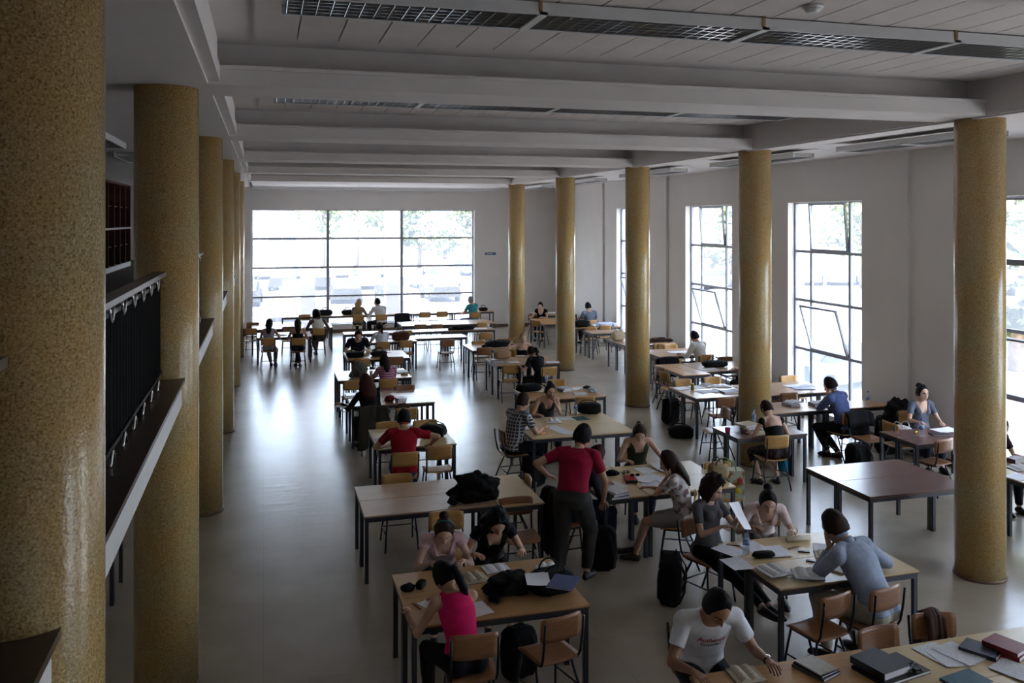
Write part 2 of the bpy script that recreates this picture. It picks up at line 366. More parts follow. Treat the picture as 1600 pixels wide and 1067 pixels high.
# windows
def pane(w, h, name='pane'):  # in XZ plane
    return MB().box(0, -.004, 0, w, .004, h).mesh(name, M_GLASS)
def bar(o, name, x0, x1, z0, z1, d=.05, m=None, y=0):
    return ob(name, MB().box(x0, y-d/2, z0, x1, y+d/2, z1).mesh(name, m or M_FRAME), o)
TR = [1.30, 2.32, 3.34]
def side_window(num, yc):
    o = ob('window_%d' % num, None, None, (WX+.19, yc, 0), PI/2); o['kind'] = 'structure'   # local x runs along +Y, local y towards -X (indoors)
    zs = [ZB]+TR+[ZT]; xs = [-HW, -.62, .62, HW]
    for x in xs[1:3]: bar(o, 'mullion', x-.03, x+.03, ZB, ZT)
    for x, s in ((-HW, 1), (HW, -1)): bar(o, 'jamb', min(x, x+s*.045), max(x, x+s*.045), ZB, ZT, .07)
    for z in zs: bar(o, 'transom', -HW, HW, max(ZB, z-.027), min(ZT, z+.027), .06)
    for i in range(3):
        for j in range(4):
            w, h = xs[i+1]-xs[i]-.06, zs[j+1]-zs[j]-.055
            if i == 1 and j in (1, 3):
                s = ob('sash', None, o, (xs[i]+.03, .03, zs[j]+.03)); s.rotation_euler = (-R(17 if j == 1 else 4), 0, 0)
                fr = MB(); fr.box(0, -.02, 0, .035, .02, h); fr.box(w-.035, -.02, 0, w, .02, h); fr.box(.035, -.02, 0, w-.035, .02, .035); fr.box(.035, -.02, h-.035, w-.035, .02, h)
                ob('sash_frame', fr.mesh('sash_frame', M_FRAME), s); ob('pane', pane(w-.07, h-.07), s, (.035, 0, .035))
            else: ob('pane', pane(w, h), o, (xs[i]+.03, 0, zs[j]+.028))
for i, yc in enumerate(WCEN): side_window(i+1, yc)
o = ob('window_%d' % (len(WCEN)+1), None, None, (0, EY+.17, 0)); o['kind'] = 'structure'
zs = [.3]+TR+[ZT]; xs = [EX0, 2.2, 4.83, EX1]
for x in xs[1:3]: bar(o, 'mullion', x-.045, x+.045, .3, ZT, .08)
bar(o, 'jamb', EX0, EX0+.06, .3, ZT, .08, M_FRAMEW); bar(o, 'jamb', EX1-.06, EX1, .3, ZT, .08, M_FRAMEW)
for z in zs: bar(o, 'transom', EX0, EX1, max(.3, z-.03), min(ZT, z+.03), .07)
for i in range(3):
    for j in range(4):
        ob('pane', pane(xs[i+1]-xs[i]-.09, zs[j+1]-zs[j]-.06), o, (xs[i]+.045, 0, zs[j]+.03))
bar(o, 'sill', EX0, EX1, .27, .31, .18, M_FRAMEW, -.1)

# ceiling lights: white trough with aluminium louvre
def light_run(name, label, loc, rz, segs, L=1.72, wd=.5, rods=True, group='louvred ceiling lights'):
    o = thing(name, label, 'ceiling light', loc, rz, group)
    m = MB(); T = L*segs
    m.box(0, -wd/2, .07, T, wd/2, .085); m.box(0, -wd/2, 0, T, -wd/2+.015, .07); m.box(0, wd/2-.015, 0, T, wd/2, .07)
    ob('housing', m.mesh('housing', M_WHITE), o)
    for k in range(segs):
        g = MB(); n_ = 17
        for j in range(n_+1):
            x = k*L+.03+(L-.06)*j/n_; g.box(x-.002, -wd/2+.02, .006, x+.002, wd/2-.02, .05)
        for j in range(6):
            yy = -wd/2+.02+(wd-.04)*j/5; g.box(k*L+.02, yy-.002, .006, (k+1)*L-.02, yy+.002, .05)
        lv = ob('louvre', g.mesh('louvre', M_CHROME), o); lv['kind'] = 'stuff'
        ob('reflector', MB().box(k*L+.03, -wd/2+.02, .055, (k+1)*L-.03, wd/2-.02, .065).mesh('reflector', mat('reflector', (.60, .57, .48), rough=.35, metal=.5)), o)
        ob('divider', MB().box((k+1)*L-.03, -wd/2, -.004, (k+1)*L+.03 if k < segs-1 else (k+1)*L, wd/2, .02).mesh('divider', M_WHITE), o)
        if rods: ob('rod', MB().box((k+1)*L-.035, -wd/2-.012, .02, (k+1)*L-.012, -wd/2, .16).mesh('rod', M_BRASS), o)
    return o
light_run('ceiling_light', 'long louvred ceiling light in the nearest coffer at the top', (.12, 5.93, 5.40), 0, 4)
light_run('ceiling_light', 'long louvred ceiling light in the second coffer, behind the near beam', (.12, 5.93+SP, 5.40), 0, 4, rods=False)
for k, a in enumerate([8.9, 12.95, 17.6, 22.3, 26.9]):
    light_run('ceiling_light', ordn[k]+' louvred light along the ceiling above the window aisle', (8.85, a, 5.06), PI/2, 2, L=1.45, wd=.42, rods=False)
light_run('ceiling_light', 'row of white ceiling lights along the end wall above the big window', (-.4, 30.4, 5.02), 0, 5, L=1.66, wd=.3, rods=False)
for a, w in ((10.9, 'nearer'), (15.6, 'farther')):
    light_run('ceiling_light', w+' white louvred light over the upper gallery', (-2.15, a, 5.04), PI/2, 2, L=1.5, wd=.42, rods=False)
sdt = thing('smoke_detector', 'round white smoke detector on the near ceiling panel', 'smoke detector', (3.69, 5.3, ZC-.025))
ob('base', MB().lathe([(.07, -.02), (.075, -.012), (.075, 0)], n=24).mesh('base', M_WHITE), sdt)
ob('sensor', MB().lathe([(.02, -.05), (.045, -.045), (.055, -.02)], n=24).mesh('sensor', M_WHITE), sdt)
sg = thing('wall_sign', 'small blue sign with white lettering on the end wall', 'sign', (8.12, EY-.001, 2.7))
ob('plate', MB().box(-.21, -.012, 0, .21, 0, .09).mesh('plate', mat('sign_blue', (.02, .11, .19), rough=.4)), sg)
ob('lettering', boxes([(-.16+.05*i, -.015, .03, -.125+.05*i, -.012, .06) for i in range(5)]).mesh('lettering', M_WHITE), sg)

# ------------------------------------------------------------------ outdoors
GZ = -.7
M_ASPH = mat('pale_ground', (.15, .15, .15), rough=.9, var=.10, scale=.3)
M_LAWN = mat('dry_lawn', (.20, .21, .12), rough=.9, var=.2, scale=.5)
M_FAC = mat('facade_pale', (.15, .14, .15), rough=.8, var=.04)
M_FACT = mat('facade_trim', (.26, .25, .25), rough=.7)
M_FACG = mat('facade_grey', (.09, .10, .11), rough=.7, var=.06)
M_WINB = mat('far_window', (.05, .06, .08), rough=.2)
struct('ground', boxes([(-150, EY+.4, GZ-.2, 260, 260, GZ), (WXO, -60, GZ-.2, 260, EY+.4, GZ)]), M_ASPH)
tag(ob('bounce_strip', boxes([(-30, EY+.4, GZ, WXO+14, EY+10, GZ+.03), (WXO, -30, GZ, WXO+14, EY+.4, GZ+.03)]).mesh('bounce_strip', mat('bounce_paving', (.50, .48, .43), rough=.9, var=.06, scale=.5))), None, None, None, 'structure')  # pale ground strips added along the windows to bounce sunlight onto the ceiling
tag(ob('lawn', boxes([(45, 8, GZ, 56, 60, GZ+.04)]).mesh('lawn', M_LAWN)), None, None, None, 'structure')
tag(ob('kerb', boxes([(-10, 44, GZ, 34, 44.5, GZ+.15)]).mesh('kerb', M_FAC)), None, None, None, 'structure')
# outer pillars just beyond the end window
M_PIL = mat('pillar_pink', (.22, .19, .195), rough=.7)
for i, (px, w) in enumerate(((481, 'left'), (612, 'middle'))):
    x, y = aty(px, 35.2)
    p = thing('outdoor_pillar', 'pale pinkish square pillar outside the end window, behind its %s pane' % w, 'pillar', (x, y, GZ), 0, 'outdoor pillars')
    ob('shaft', MB().box(-.27, -.27, 0, .27, .27, 7.5).mesh('shaft', M_PIL), p); ob('footing', MB().box(-.34, -.34, 0, .34, .34, .35).mesh('footing', M_FAC), p)
def building(name, label, x0, x1, yf, h, wins, m, depth=10, rz=0, org=(0, 0)):
    o = thing(name, label, 'building', (org[0], org[1], GZ), rz)
    ob('walls', boxes([(x0, yf, 0, x1, yf+depth, h)]).mesh('walls', m), o)
    ob('roof', boxes([(x0-.4, yf-.4, h, x1+.4, yf+depth, h+.5)]).mesh('roof', M_FAC), o)
    for a, bb, z0, z1 in wins:
        w = ob('window', boxes([(a-.1, yf-.12, z0-.1, bb+.1, yf, z1+.1)]).mesh('window', M_FACT), o)
        ob('pane', boxes([(a, yf-.16, z0, bb, yf-.12, z1)]).mesh('pane', M_WINB), w)
        k = max(1, int((bb-a)/1.2)); g = MB()
        for j in range(1, k): g.box(a+(bb-a)*j/k-.05, yf-.2, z0, a+(bb-a)*j/k+.05, yf-.16, z1)
        g.box(a, yf-.2, (z0+z1)/2-.05, bb, yf-.16, (z0+z1)/2+.05)
        ob('bars', g.mesh('bars', M_FACT), w)
    return o
building('college_building', 'wide pale building with tall windows beyond the car park', -22, 5.6, 92, 11.5,
         [(-20+4.1*i, -17.3+4.1*i, z, z+2.4) for i in range(6) for z in (1.0,)]+[(-20+4.1*i, -17.3+4.1*i, 5.6, 9.4) for i in range(6)], M_FAC)
building('grey_house', 'plain grey building with small windows beyond the trees', 14, 25, 118, 11.5,
         [(15.5+3.4*i, 17.3+3.4*i, z, z+1.8) for i in range(3) for z in (3, 7)], M_FACG)
building('dark_hall', 'dark boxy hall across the lawn beyond the right windows', -9, 9, 0, 7.5, [(-7+4*i, -4.5+4*i, 1, 3) for i in range(4)], M_FACG, 8, R(-50), (52, 95))
building('low_pavilion', 'long low pale pavilion across the car park on the right', -16, 16, 0, 5.2, [(-14+4*i, -11.5+4*i, 1.2, 3) for i in range(7)], M_FAC, 8, R(-62), (96, 74))
# trees: trunk with limbs, and a crown of separate leaf clusters
M_LEAF = [mat('leaves_%d' % i, c, rough=.7, var=.35, scale=1.5) for i, c in enumerate([(.10, .13, .05), (.14, .18, .07), (.18, .21, .10)])]
M_BARK = mat('bark', (.10, .075, .055), rough=.9, var=.3, scale=6)
def tree(label, x, y, h, r, mi, seed, n=1500, group='trees beyond the windows'):
    rnd = random.Random(seed)
    o = thing('tree', label, 'tree', (x, y, GZ), 0, group)
    t = MB(); t.tube([(0, 0, 0), (.1, .05, h*.3), (0, .1, h*.6)], [.05*r+.1, .04*r+.08, .08], 8)
    for k in range(5):
        a = k*1.3; t.tube([(0, 0, h*(.3+.05*k)), (r*.5*math.cos(a), r*.5*math.sin(a), h*(.5+.07*k))], [.08, .03], 5)
    ob('trunk', t.mesh('trunk', M_BARK), o)
    m = MB(); cl = [(rnd.uniform(-.65, .65)*r, rnd.uniform(-.65, .65)*r, h*(.42+.5*rnd.random()), r*rnd.uniform(.3, .5)) for _ in range(16)]
    s0 = .055*r+.09
    for k in range(n):
        cx, cy, cz, cr = rnd.choice(cl); d = Vector((rnd.gauss(0, 1), rnd.gauss(0, 1), rnd.gauss(0, .8))).normalized()*cr*rnd.random()**.35
        p = Vector((cx, cy, cz))+d; u = Vector((rnd.gauss(0, 1), rnd.gauss(0, 1), rnd.gauss(0, 1))).normalized(); w = u.orthogonal().normalized(); s = s0*rnd.uniform(.7, 1.5)
        m.add([p-u*s, p+w*s*.6, p+u*s, p-w*s*.6], [(0, 1, 2, 3)])
    c = ob('leaves', m.mesh('leaves', M_LEAF[mi]), o); c['kind'] = 'stuff'
for i, (px, Y, h, r) in enumerate([(504, 84, 9, 2.4), (556, 76, 11, 3.0), (600, 92, 10, 2.8), (655, 84, 6.5, 2.6), (693, 78, 5, 2.4), (728, 88, 8, 3.0)]):
    x, y = aty(px, Y)
    tree('%s leafy tree beyond the car park, seen through the end window' % ['leftmost', 'tallest', 'broad', 'small round', 'lowest', 'rightmost'][i], x, y, h, r, [1, 2, 1, 0, 2, 1][i], i+5)
def dirp(px, d):
    k = (px-800)/F_PX; return (d*(SN+k*CS), d*(CS-k*SN))
for i, (px, d, h, r, lab) in enumerate([(1316, 78, 5.5, 3, 'round tree on the lawn behind the middle of the side window'), (1348, 60, 7, 3.4, 'taller tree at the right of the open side window'),
        (1112, 70, 4, 2.6, 'low bushy tree in front of the dark hall'), (1145, 75, 6, 3, 'slim tree right of the dark hall'),
        (1590, 27, 8, 3.6, 'big green tree filling the window at the right edge'), (1660, 20, 5, 2.2, 'lower green tree outside the window at the right edge'), (1575, 34, 4.5, 2.4, 'small pale tree behind the big green one'), (985, 70, 6, 3, 'tree seen past the third column through the narrow window')]):
    x, y = dirp(px, d); tree(lab, x, y, h, r, [0, 1, 2, 1, 1, 2, 2, 0][i], 50+i, n=2600 if d < 40 else 1300)
# cars
def car_parts():
    def hull(prof, w0, w1, mb, mi=0):
        k = len(prof); a = [(x, -w0/2 if z < .8 else -w1/2, z) for x, z in prof]; b2 = [(x, -y, z) for x, y, z in a]
        mb.add(a+b2, [tuple(range(k-1, -1, -1)), tuple(range(k, 2*k))]+[(i, (i+1) % k, (i+1) % k+k, i+k) for i in range(k)], mi)
    body = MB(); hull([(-2.05, .3), (2.0, .3), (2.1, .6), (1.9, .78), (.95, .86), (.35, 1.32), (-1.0, 1.36), (-1.75, .98), (-2.1, .9)], 1.7, 1.45, body)
    gl = MB(); hull([(.98, .88), (.42, 1.28), (-.98, 1.31), (-1.6, .98), (-1.2, .88)], 1.6, 1.5, gl)
    wh = MB(); wh.tube([(0, -.1, 0), (0, .1, 0)], .31, 14)
    return body, gl.mesh('window_glass', mat('car_glass', (.04, .05, .06), rough=.1)), wh.mesh('wheel', M_BLACK)
cb, cg, cw = car_parts()
ccol = [('white', (.32, .32, .32)), ('silver', (.18, .185, .19)), ('dark grey', (.09, .095, .1)), ('blue', (.06, .10, .2)), ('red', (.3, .04, .03)), ('black', (.02, .02, .02))]
cmesh = [cb.mesh('body', mat('car_'+n_, c, rough=.25, spec=.7, var=.02)) for n_, c in ccol]
nrow = [0]
def car(x, y, rz, ci, where):
    o = thing('car', '%s parked car, %s' % (ccol[ci][0], where), 'car', (x, y, GZ), rz, 'cars parked outdoors')
    ob('body', cmesh[ci], o); ob('window_glass', cg, o)
    for sx in (-1.3, 1.3):
        for sy in (-.78, .78): ob('wheel', cw, o, (sx, sy, .31))
rnd = random.Random(3)
OR = ['first', 'second', 'third', 'fourth', 'fifth', 'sixth', 'seventh', 'eighth']
for r_, (Y, x0, n_, nm) in enumerate([(43, 1.2, 2, 'row nearest the end window'), (51, -1.0, 5, 'second row beyond the end window'), (61, -1.5, 6, 'third row beyond the end window'), (73, -2.5, 8, 'farthest row beyond the end window')]):
    for k in range(n_):
        car(x0+k*(5.2 if r_ < 1 else 2.75), Y+rnd.uniform(-.2, .2), PI/2+rnd.uniform(-.06, .06), rnd.choice([0, 0, 1, 1, 2, 3, 5]), '%s from the left in the %s' % (OR[k], nm))
for k, (px, d, rz, ci, lab) in enumerate([(1300, 24.5, .35, 3, 'close outside the window behind the man in blue'), (1266, 64, .94, 0, 'left one of the distant trio behind the open window'), (1312, 64, .94, 1, 'middle one of the distant trio behind the open window'), (1358, 64, .94, 0, 'right one of the distant trio behind the open window'), (1108, 60, .4, 1, 'in front of the dark hall'), (1590, 40, .3, 1, 'under the trees at the right edge')]):
    x, y = dirp(px, d); car(x, y, rz, ci, lab)

# ------------------------------------------------------------------ tables and chairs
_top, _tl = {}, {}
def table(x0, y0, x1, y1, top, label, group, cuts=1, axis='y'):
    """one or more study-table modules side by side; cuts modules along axis"""
    out = []
    for k in range(cuts):
        if axis == 'y': a, b_, c, d = x0, y0+(y1-y0)*k/cuts, x1, y0+(y1-y0)*(k+1)/cuts
        else: a, b_, c, d = x0+(x1-x0)*k/cuts, y0, x0+(x1-x0)*(k+1)/cuts, y1
        w, h = round(c-a-.006, 3), round(d-b_-.006, 3)
        tp = top[k] if isinstance(top, (list, tuple)) else top
        o = thing('study_table', label[k] if isinstance(label, (list, tuple)) else label, 'table', ((a+c)/2, (b_+d)/2, 0), 0, group)
        key = (w, h, tp.name)
        if key not in _top: _top[key] = MB().box(-w/2, -h/2, .727, w/2, h/2, .745).mesh('tabletop', tp)
        key2 = (w, h)
        if key2 not in _tl:
            e = MB(); e.box(-w/2+.002, -h/2+.002, .716, w/2-.002, h/2-.002, .727)
            f = MB(); t = .03
            f.box(-w/2+.01, -h/2+.01, .672, w/2-.01, -h/2+.01+t, .716); f.box(-w/2+.01, h/2-.01-t, .672, w/2-.01, h/2-.01, .716)
            f.box(-w/2+.01, -h/2+.01+t, .672, -w/2+.01+t, h/2-.01-t, .716); f.box(w/2-.01-t, -h/2+.01+t, .672, w/2-.01, h/2-.01-t, .716)
            _tl[key2] = (e.mesh('edge_band', M_EDGE), f.mesh('apron', M_LEG))
        bevel(ob('tabletop', _top[key], o), .003); ob('edge_band', _tl[key2][0], o); ob('apron', _tl[key2][1], o)
        for sx in (-1, 1):
            for sy in (-1, 1): ob('leg', _legm, o, (sx*(w/2-.03), sy*(h/2-.03), 0))
        out.append(o)
    return out
_legm = MB().box(-.02, -.02, .008, .02, .02, .672).box(-.022, -.022, 0, .022, .022, .008).mesh('leg', M_LEG)
FB = ['front', 'rear']
def pair(x0, y0, x1, y1, top, desc, group, axis='y'):
    nm = ['nearer half of '+desc, 'farther half of '+desc] if axis == 'y' else ['left half of '+desc, 'right half of '+desc]
    return table(x0, y0, x1, y1, top, nm, group, 2, axis)

# chair meshes (faces +Y)
def chair_meshes():
    def sheet(fn, nu, nv, th, mt, name):   # a bent plywood sheet with thickness
        m = MB(); P = [[fn(i/nu, j/nv) for i in range(nu+1)] for j in range(nv+1)]
        vs_ = [p for row in P for p, n_ in row]+[p-n_*th for row in P for p, n_ in row]; k = (nu+1)*(nv+1); fs_ = []
        for j in range(nv):
            for i in range(nu):
                a = j*(nu+1)+i; fs_ += [(a, a+1, a+nu+2, a+nu+1), (k+a, k+a+nu+1, k+a+nu+2, k+a+1)]
        rim = [i for i in range(nu+1)]+[(j+1)*(nu+1)-1 for j in range(1, nv+1)]+[nv*(nu+1)+i for i in range(nu-1, -1, -1)]+[j*(nu+1) for j in range(nv-1, 0, -1)]
        for a, c in zip(rim, rim[1:]+rim[:1]): fs_.append((a, a+k, c+k, c))
        m.add(vs_, fs_, 0, True); return m.mesh(name, mt)
    def rc(u, v, w, h, r=.035):           # rounded-corner rectangle warp
        x, y = (u-.5)*w, (v-.5)*h; ax, ay = abs(x), abs(y); cx, cy = w/2-r, h/2-r
        if ax > cx and ay > cy:
            dx, dy = ax-cx, ay-cy; m_ = max(dx, dy); l = math.hypot(dx, dy); f = m_/l if l else 1
            x = math.copysign(cx+dx*f, x); y = math.copysign(cy+dy*f, y)
        return x, y
    def seat(u, v):
        x, y = rc(u, v, .40, .39, .05); z = .455-.012*math.cos(x/.2*PI/2)-.02*max(0, (y-.1)/.1)**2+.006
        return Vector((x, y, z)), Vector((0, 0, 1))
    def back(u, v):
        x, zz = rc(u, v, .385, .20, .03); y = -.205-.07*(zz+.1)-.03*math.cos(x/.2*PI/2)+.03
        return Vector((x, y, .725+zz)), Vector((0, 1, 0))
    r = .0115
    fl = lambda s: MB().tube([(s*.165, .14, .435), (s*.185, .175, .22), (s*.20, .205, 0)], r, 7).mesh('leg', M_BLACK)
    bl = lambda s: MB().tube([(s*.165, -.06, .435), (s*.19, -.16, .22), (s*.20, -.25, 0)], r, 7).mesh('leg', M_BLACK)
    po = lambda s: MB().tube([(s*.165, .14, .432), (s*.17, -.12, .430), (s*.175, -.175, .445), (s*.18, -.205, .50), (s*.182, -.235, .66), (s*.182, -.25, .80)], r, 7).mesh('back_post', M_BLACK)
    st = lambda s: MB().tube([(s*.187, .18, .20), (s*.192, -.17, .20)], .008, 6).mesh('stretcher', M_BLACK)
    cb_ = MB().tube([(-.19, -.165, .20), (.19, -.165, .20)], .008, 6).mesh('stretcher', M_BLACK)
    sb = MB().tube([(-.165, .12, .43), (.165, .12, .43)], .009, 6).tube([(-.165, -.10, .43), (.165, -.10, .43)], .009, 6).mesh('seat_rail', M_BLACK)
    res = {}
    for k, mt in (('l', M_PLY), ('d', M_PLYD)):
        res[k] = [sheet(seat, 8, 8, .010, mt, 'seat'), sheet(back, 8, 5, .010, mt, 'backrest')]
    return res, [('leg', fl(-1)), ('leg', fl(1)), ('leg', bl(-1)), ('leg', bl(1)), ('back_post', po(-1)), ('back_post', po(1)), ('stretcher', st(-1)), ('stretcher', st(1)), ('stretcher', cb_), ('seat_rail', sb)]
CHW, CHF = chair_meshes()
def chair_xy(x, y, h, label, wood='l', group='plywood reading room chairs'):
    o = thing('plywood_chair', label, 'chair', (x, y, 0), -R(h), group)
    ob('seat', CHW[wood][0], o); ob('backrest', CHW[wood][1], o)
    for n_, me in CHF: ob(n_, me, o)
    return o
def chair(px, py, h, label, wood='l', **k):
    """px, py: photo pixel of the middle of the backrest, h: heading in degrees clockwise from the far wall"""
    x, y = at(px, py, .725); x += .225*math.sin(R(h)); y += .225*math.cos(R(h))
    chair_xy(x, y, h, label, wood, **k); return x, y

G1 = 'study tables in the left block'; G2 = 'study tables in the middle block'; G3 = 'study tables by the right windows'; G4 = 'study tables by the end window'
pair(1.13, 6.93, 2.66, 8.02, M_TOPO, 'the orange wood table with black bags at the bottom centre', G1)
pair(1.06, 9.66, 2.575, 10.78, M_TOPB, 'the long empty brown table with a black jacket on its end', G1)
table(2.58, 9.58, 3.12, 10.75, M_TOPY, 'pale yellow table set crosswise against the brown table with the black jacket', G1)
pair(1.56, 12.46, 2.71, 13.66, M_TOPY, 'the pale yellow table where the man in red T-shirt writes', G1)
pair(1.47, 15.43, 2.96, 16.66, M_TOPB, 'the brown table of the woman with long dark red curls', G1)
pair(1.45, 17.98, 2.96, 19.12, M_TOPB, 'the table of the woman in pink striped top', G1)
pair(1.88, 20.55, 3.34, 21.78, M_TOPO, 'the table where the person in navy T-shirt bends over a bag', G1)
pair(2.52, 23.30, 3.98, 24.42, M_TOPB, 'the table with the brown handbag and the woman with ponytail', G1)
table(3.985, 23.75, 5.46, 24.42, M_TOPB, 'narrow white-gleaming table with one chair in the open floor', G1)
table(2.2, 25.18, 6.65, 25.75, M_TOPB, ['left part of the long narrow gleaming table row', 'middle part of the long narrow gleaming table row with paper', 'right part of the long narrow table row with black bag and cup'], G4, 3, 'x')
for k, w in enumerate(('left', 'right')):
    pair(4.08+1.485*k, 26.7, 4.08+1.485*(k+1), 27.8, M_TOPB if k == 0 else M_TOPO, 'the %s table of the empty pair before the window bench' % w, G4)
table(.58, 30.1, 7.9, 30.66, M_TOPB, ['%s table in the row along the end window' % w for w in ('leftmost', 'second', 'middle', 'fourth', 'rightmost')], G4, 5, 'x')
pair(-.18, 25.08, 1.3, 26.2, M_TOPB, 'the table of the two women seated at far left', G4)
pair(-.35, 27.0, .84, 28.2, M_TOPB, 'the leftmost table near the far left corner', G4)
pair(.845, 27.0, 2.03, 28.2, M_TOPB, 'the table of the person with short black curls', G4)
pair(5.0, 21.18, 6.36, 22.34, M_TOPB, 'the table with a black coat before the fifth column', G2)
pair(5.0, 18.82, 6.50, 19.95, M_TOPB, 'the table with a brown paper bag and the blonde woman', G2)
pair(4.62, 15.05, 6.10, 16.15, M_TOPO, 'the brown table with a black bag and crumpled plastic', G2)
pair(3.85, 12.42, 5.51, 13.72, M_TOPY, 'the yellow table of the man in checked shirt', G2)
table(3.82, 9.50, 4.39, 10.80, M_TOPY, 'crosswise yellow table holding the grey books and the red box', G2)
pair(4.395, 9.52, 5.56, 10.72, M_TOPY, 'the yellow table covered with papers beside the patterned shopping bag', G2)
pair(4.38, 6.77, 5.86, 7.90, M_TOPY, 'the yellow table of the group of three with open books', G2)
pair(2.92, 4.55, 4.36, 5.66, M_TOPO, 'the orange wood table of the man in white printed T-shirt', G2)
pair(4.365, 4.50, 5.85, 5.62, M_TOPY, 'the pale table with red books at the lower right corner', G2)
pair(6.85, 8.72, 8.32, 10.01, M_TOPD, 'the empty dark mahogany table left of the big right column', G3)
pair(9.1, 10.58, 10.5, 11.40, M_TOPD, 'the mahogany table of the woman with glasses by the wall', G3)
pair(6.78, 11.58, 7.98, 12.36, M_TOPD, 'the small mahogany table of the woman in black dress', G3)
pair(8.05, 12.93, 9.28, 13.72, M_TOPB, 'the brown table with thick books right of the second column', G3)
table(9.285, 12.93, 10.56, 13.5, M_TOPO, 'brown table where the man in blue shirt leans by the window', G3)
pair(8.85, 14.28, 10.5, 15.4, M_TOPB, 'the brown table with an open brochure by the window', G3)
pair(7.58, 14.40, 8.82, 15.55, M_TOPB, 'the table strewn with white books left of the second column', G3)
pair(8.45, 16.62, 9.1, 18.02, M_TOPO, 'the bare brown table beside two stacked chairs', G3, 'x')
pair(9.105, 16.9, 10.55, 18.05, M_TOPB, 'the table with a black bag by the middle side window', G3)
pair(9.05, 19.05, 10.53, 20.16, M_TOPB, 'the table of the man in white shirt by the side window', G3)
pair(9.02, 21.05, 10.5, 22.25, M_TOPB, 'the table with a canvas bag partly behind the third column', G3)
pair(9.05, 23.45, 10.5, 24.15, M_TOPB, 'the bare table right of the fourth column', G3)
table(9.02, 24.75, 10.5, 25.45, M_TOPO, 'brown table with a dark bag and white papers by the wall', G3)
pair(8.42, 25.98, 9.55, 27.5, M_TOPO, 'the brown table left of the fourth column near the end wall', G3)
pair(9.0, 28.35, 10.4, 29.45, M_TOPB, 'the last table in the far right corner', G3)
pair(9.05, 8.4, 10.5, 9.5, M_TOPB, 'the table at the right edge behind the big column', G3)
pair(-2.95, 9.3, -1.48, 10.5, M_TOPB, 'the table in the dark below the gallery at left', G1)

CH = 'plywood chair with dark tube frame, '
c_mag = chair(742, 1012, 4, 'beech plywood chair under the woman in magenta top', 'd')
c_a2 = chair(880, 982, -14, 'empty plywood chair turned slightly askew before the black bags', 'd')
c_pink = chair(697, 812, 187, 'plywood chair behind the woman in pale pink top')
c_darkA = chair(806, 789, 183, 'plywood chair behind the dark-haired woman reading, beside the yellow tabletop', 'd')
chair(620, 752, 180, 'empty chair pushed in at the far side of the long brown table')
chair(829, 757, 275, 'plywood chair at the right end of the brown table with jacket')
c_red = chair(633, 718, 4, 'plywood chair under the man in red T-shirt', 'l')
chair(687, 708, 2, 'empty plywood chair right of the man in red T-shirt')
chair(606, 668, 180, 'empty chair across from the man in red T-shirt, left one')
chair(664, 665, 180, 'empty chair across from the man in red T-shirt, right one')
c_curly = chair(584, 645, 5, 'chair draped with a grey-brown coat behind the red-haired woman')
chair(636, 647, 6, 'chair holding a brown backpack at the red-haired woman\'s table')
chair(632, 609, 180, 'empty chair pushed in opposite the woman with dark red curls', 'd')
chair(551, 602, 0, 'empty chair left of the woman in striped top')
c_str = chair(607, 600, 2, 'chair of the woman in pink striped top')
chair(566, 567, 0, 'left empty chair at the table with two black bags')
chair(618, 564, 5, 'right empty chair at the table with two black bags', 'd')
c_pony = chair(598, 540, 0, 'chair of the woman with long ponytail in white')
chair(634, 537.5, 0, 'empty chair at the table with the brown handbag')
chair(699, 536, 0, 'lone empty chair in the open floor before the narrow white table', 'd')
chair(711, 517, 0, 'chair under the black bag at the long gleaming row')
chair(634, 521.5, 0, 'chair behind the brown handbag at the long gleaming row')
chair(657, 512, 0, 'left chair at the empty pair of tables before the window', 'd')
chair(683, 511.5, 0, 'second chair at the empty pair of tables before the window', 'd')
chair(759, 525, 0, 'chair at the right end of the long gleaming row')
chair(755, 508.5, 0, 'chair at the right end of the empty pair of tables')
chair(476, 496, 0, 'chair at the left end of the window table row')
c_bl = chair(560, 496, 4, 'chair of the blonde person at the end window')
c_wm = chair(596, 496, -4, 'chair of the man in white shirt at the end window')
chair(664, 492, 0, 'left one of two empty chairs at the end window')
chair(691, 491, 0, 'right one of two empty chairs at the end window')
c_teal = chair(743, 492.5, 0, 'chair of the man in turquoise polo shirt')
c_L1 = chair(419, 534, 4, 'chair of the long-haired woman at far left')
c_L2 = chair(466, 534, 0, 'chair of the bare-shouldered woman at far left')
c_L3 = chair(498, 518.5, 0, 'chair of the person with short black curls')
chair(391, 518.5, 0, 'empty chair close to the left column row at the far end')
chair(451, 515.5, 180, 'empty chair between the two far left tables', 'd')
chair(395, 508.5, 180, 'empty chair behind the leftmost far table', 'd')
chair(757, 549, 4, 'chair before the table with the black coat', 'd')
chair(787, 534.5, 180, 'empty chair behind the black coat near the fifth column', 'd')
chair(748, 538, 180, 'empty chair behind the left part of the black coat table')
chair(806, 551.5, 0, 'empty chair just left of the blonde woman')
chair(798, 577, 2, 'empty chair before the brown paper bag')
c_blk = chair(859, 580.5, -8, 'chair of the woman in black T-shirt with ponytail')
c_blo = (6.02, 20.12); chair_xy(6.02, 20.3, 190, 'chair of the blonde woman in strapless top')
chair(869, 600, 184, 'empty chair behind the table with crumpled plastic')
chair(915, 628.5, 0, 'chair behind the black bag with yellow zip')
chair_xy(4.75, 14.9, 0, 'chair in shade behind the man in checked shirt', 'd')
c_plaid = chair(781, 681, 86, 'chair of the man in checked shirt', 'd')
c_thk = (4.62, 14.1); chair_xy(4.62, 14.22, 180, 'chair of the woman resting her head on her hand')
c_tank = (4.95, 11.05); chair_xy(4.95, 11.15, 190, 'chair of the woman in olive tank top')
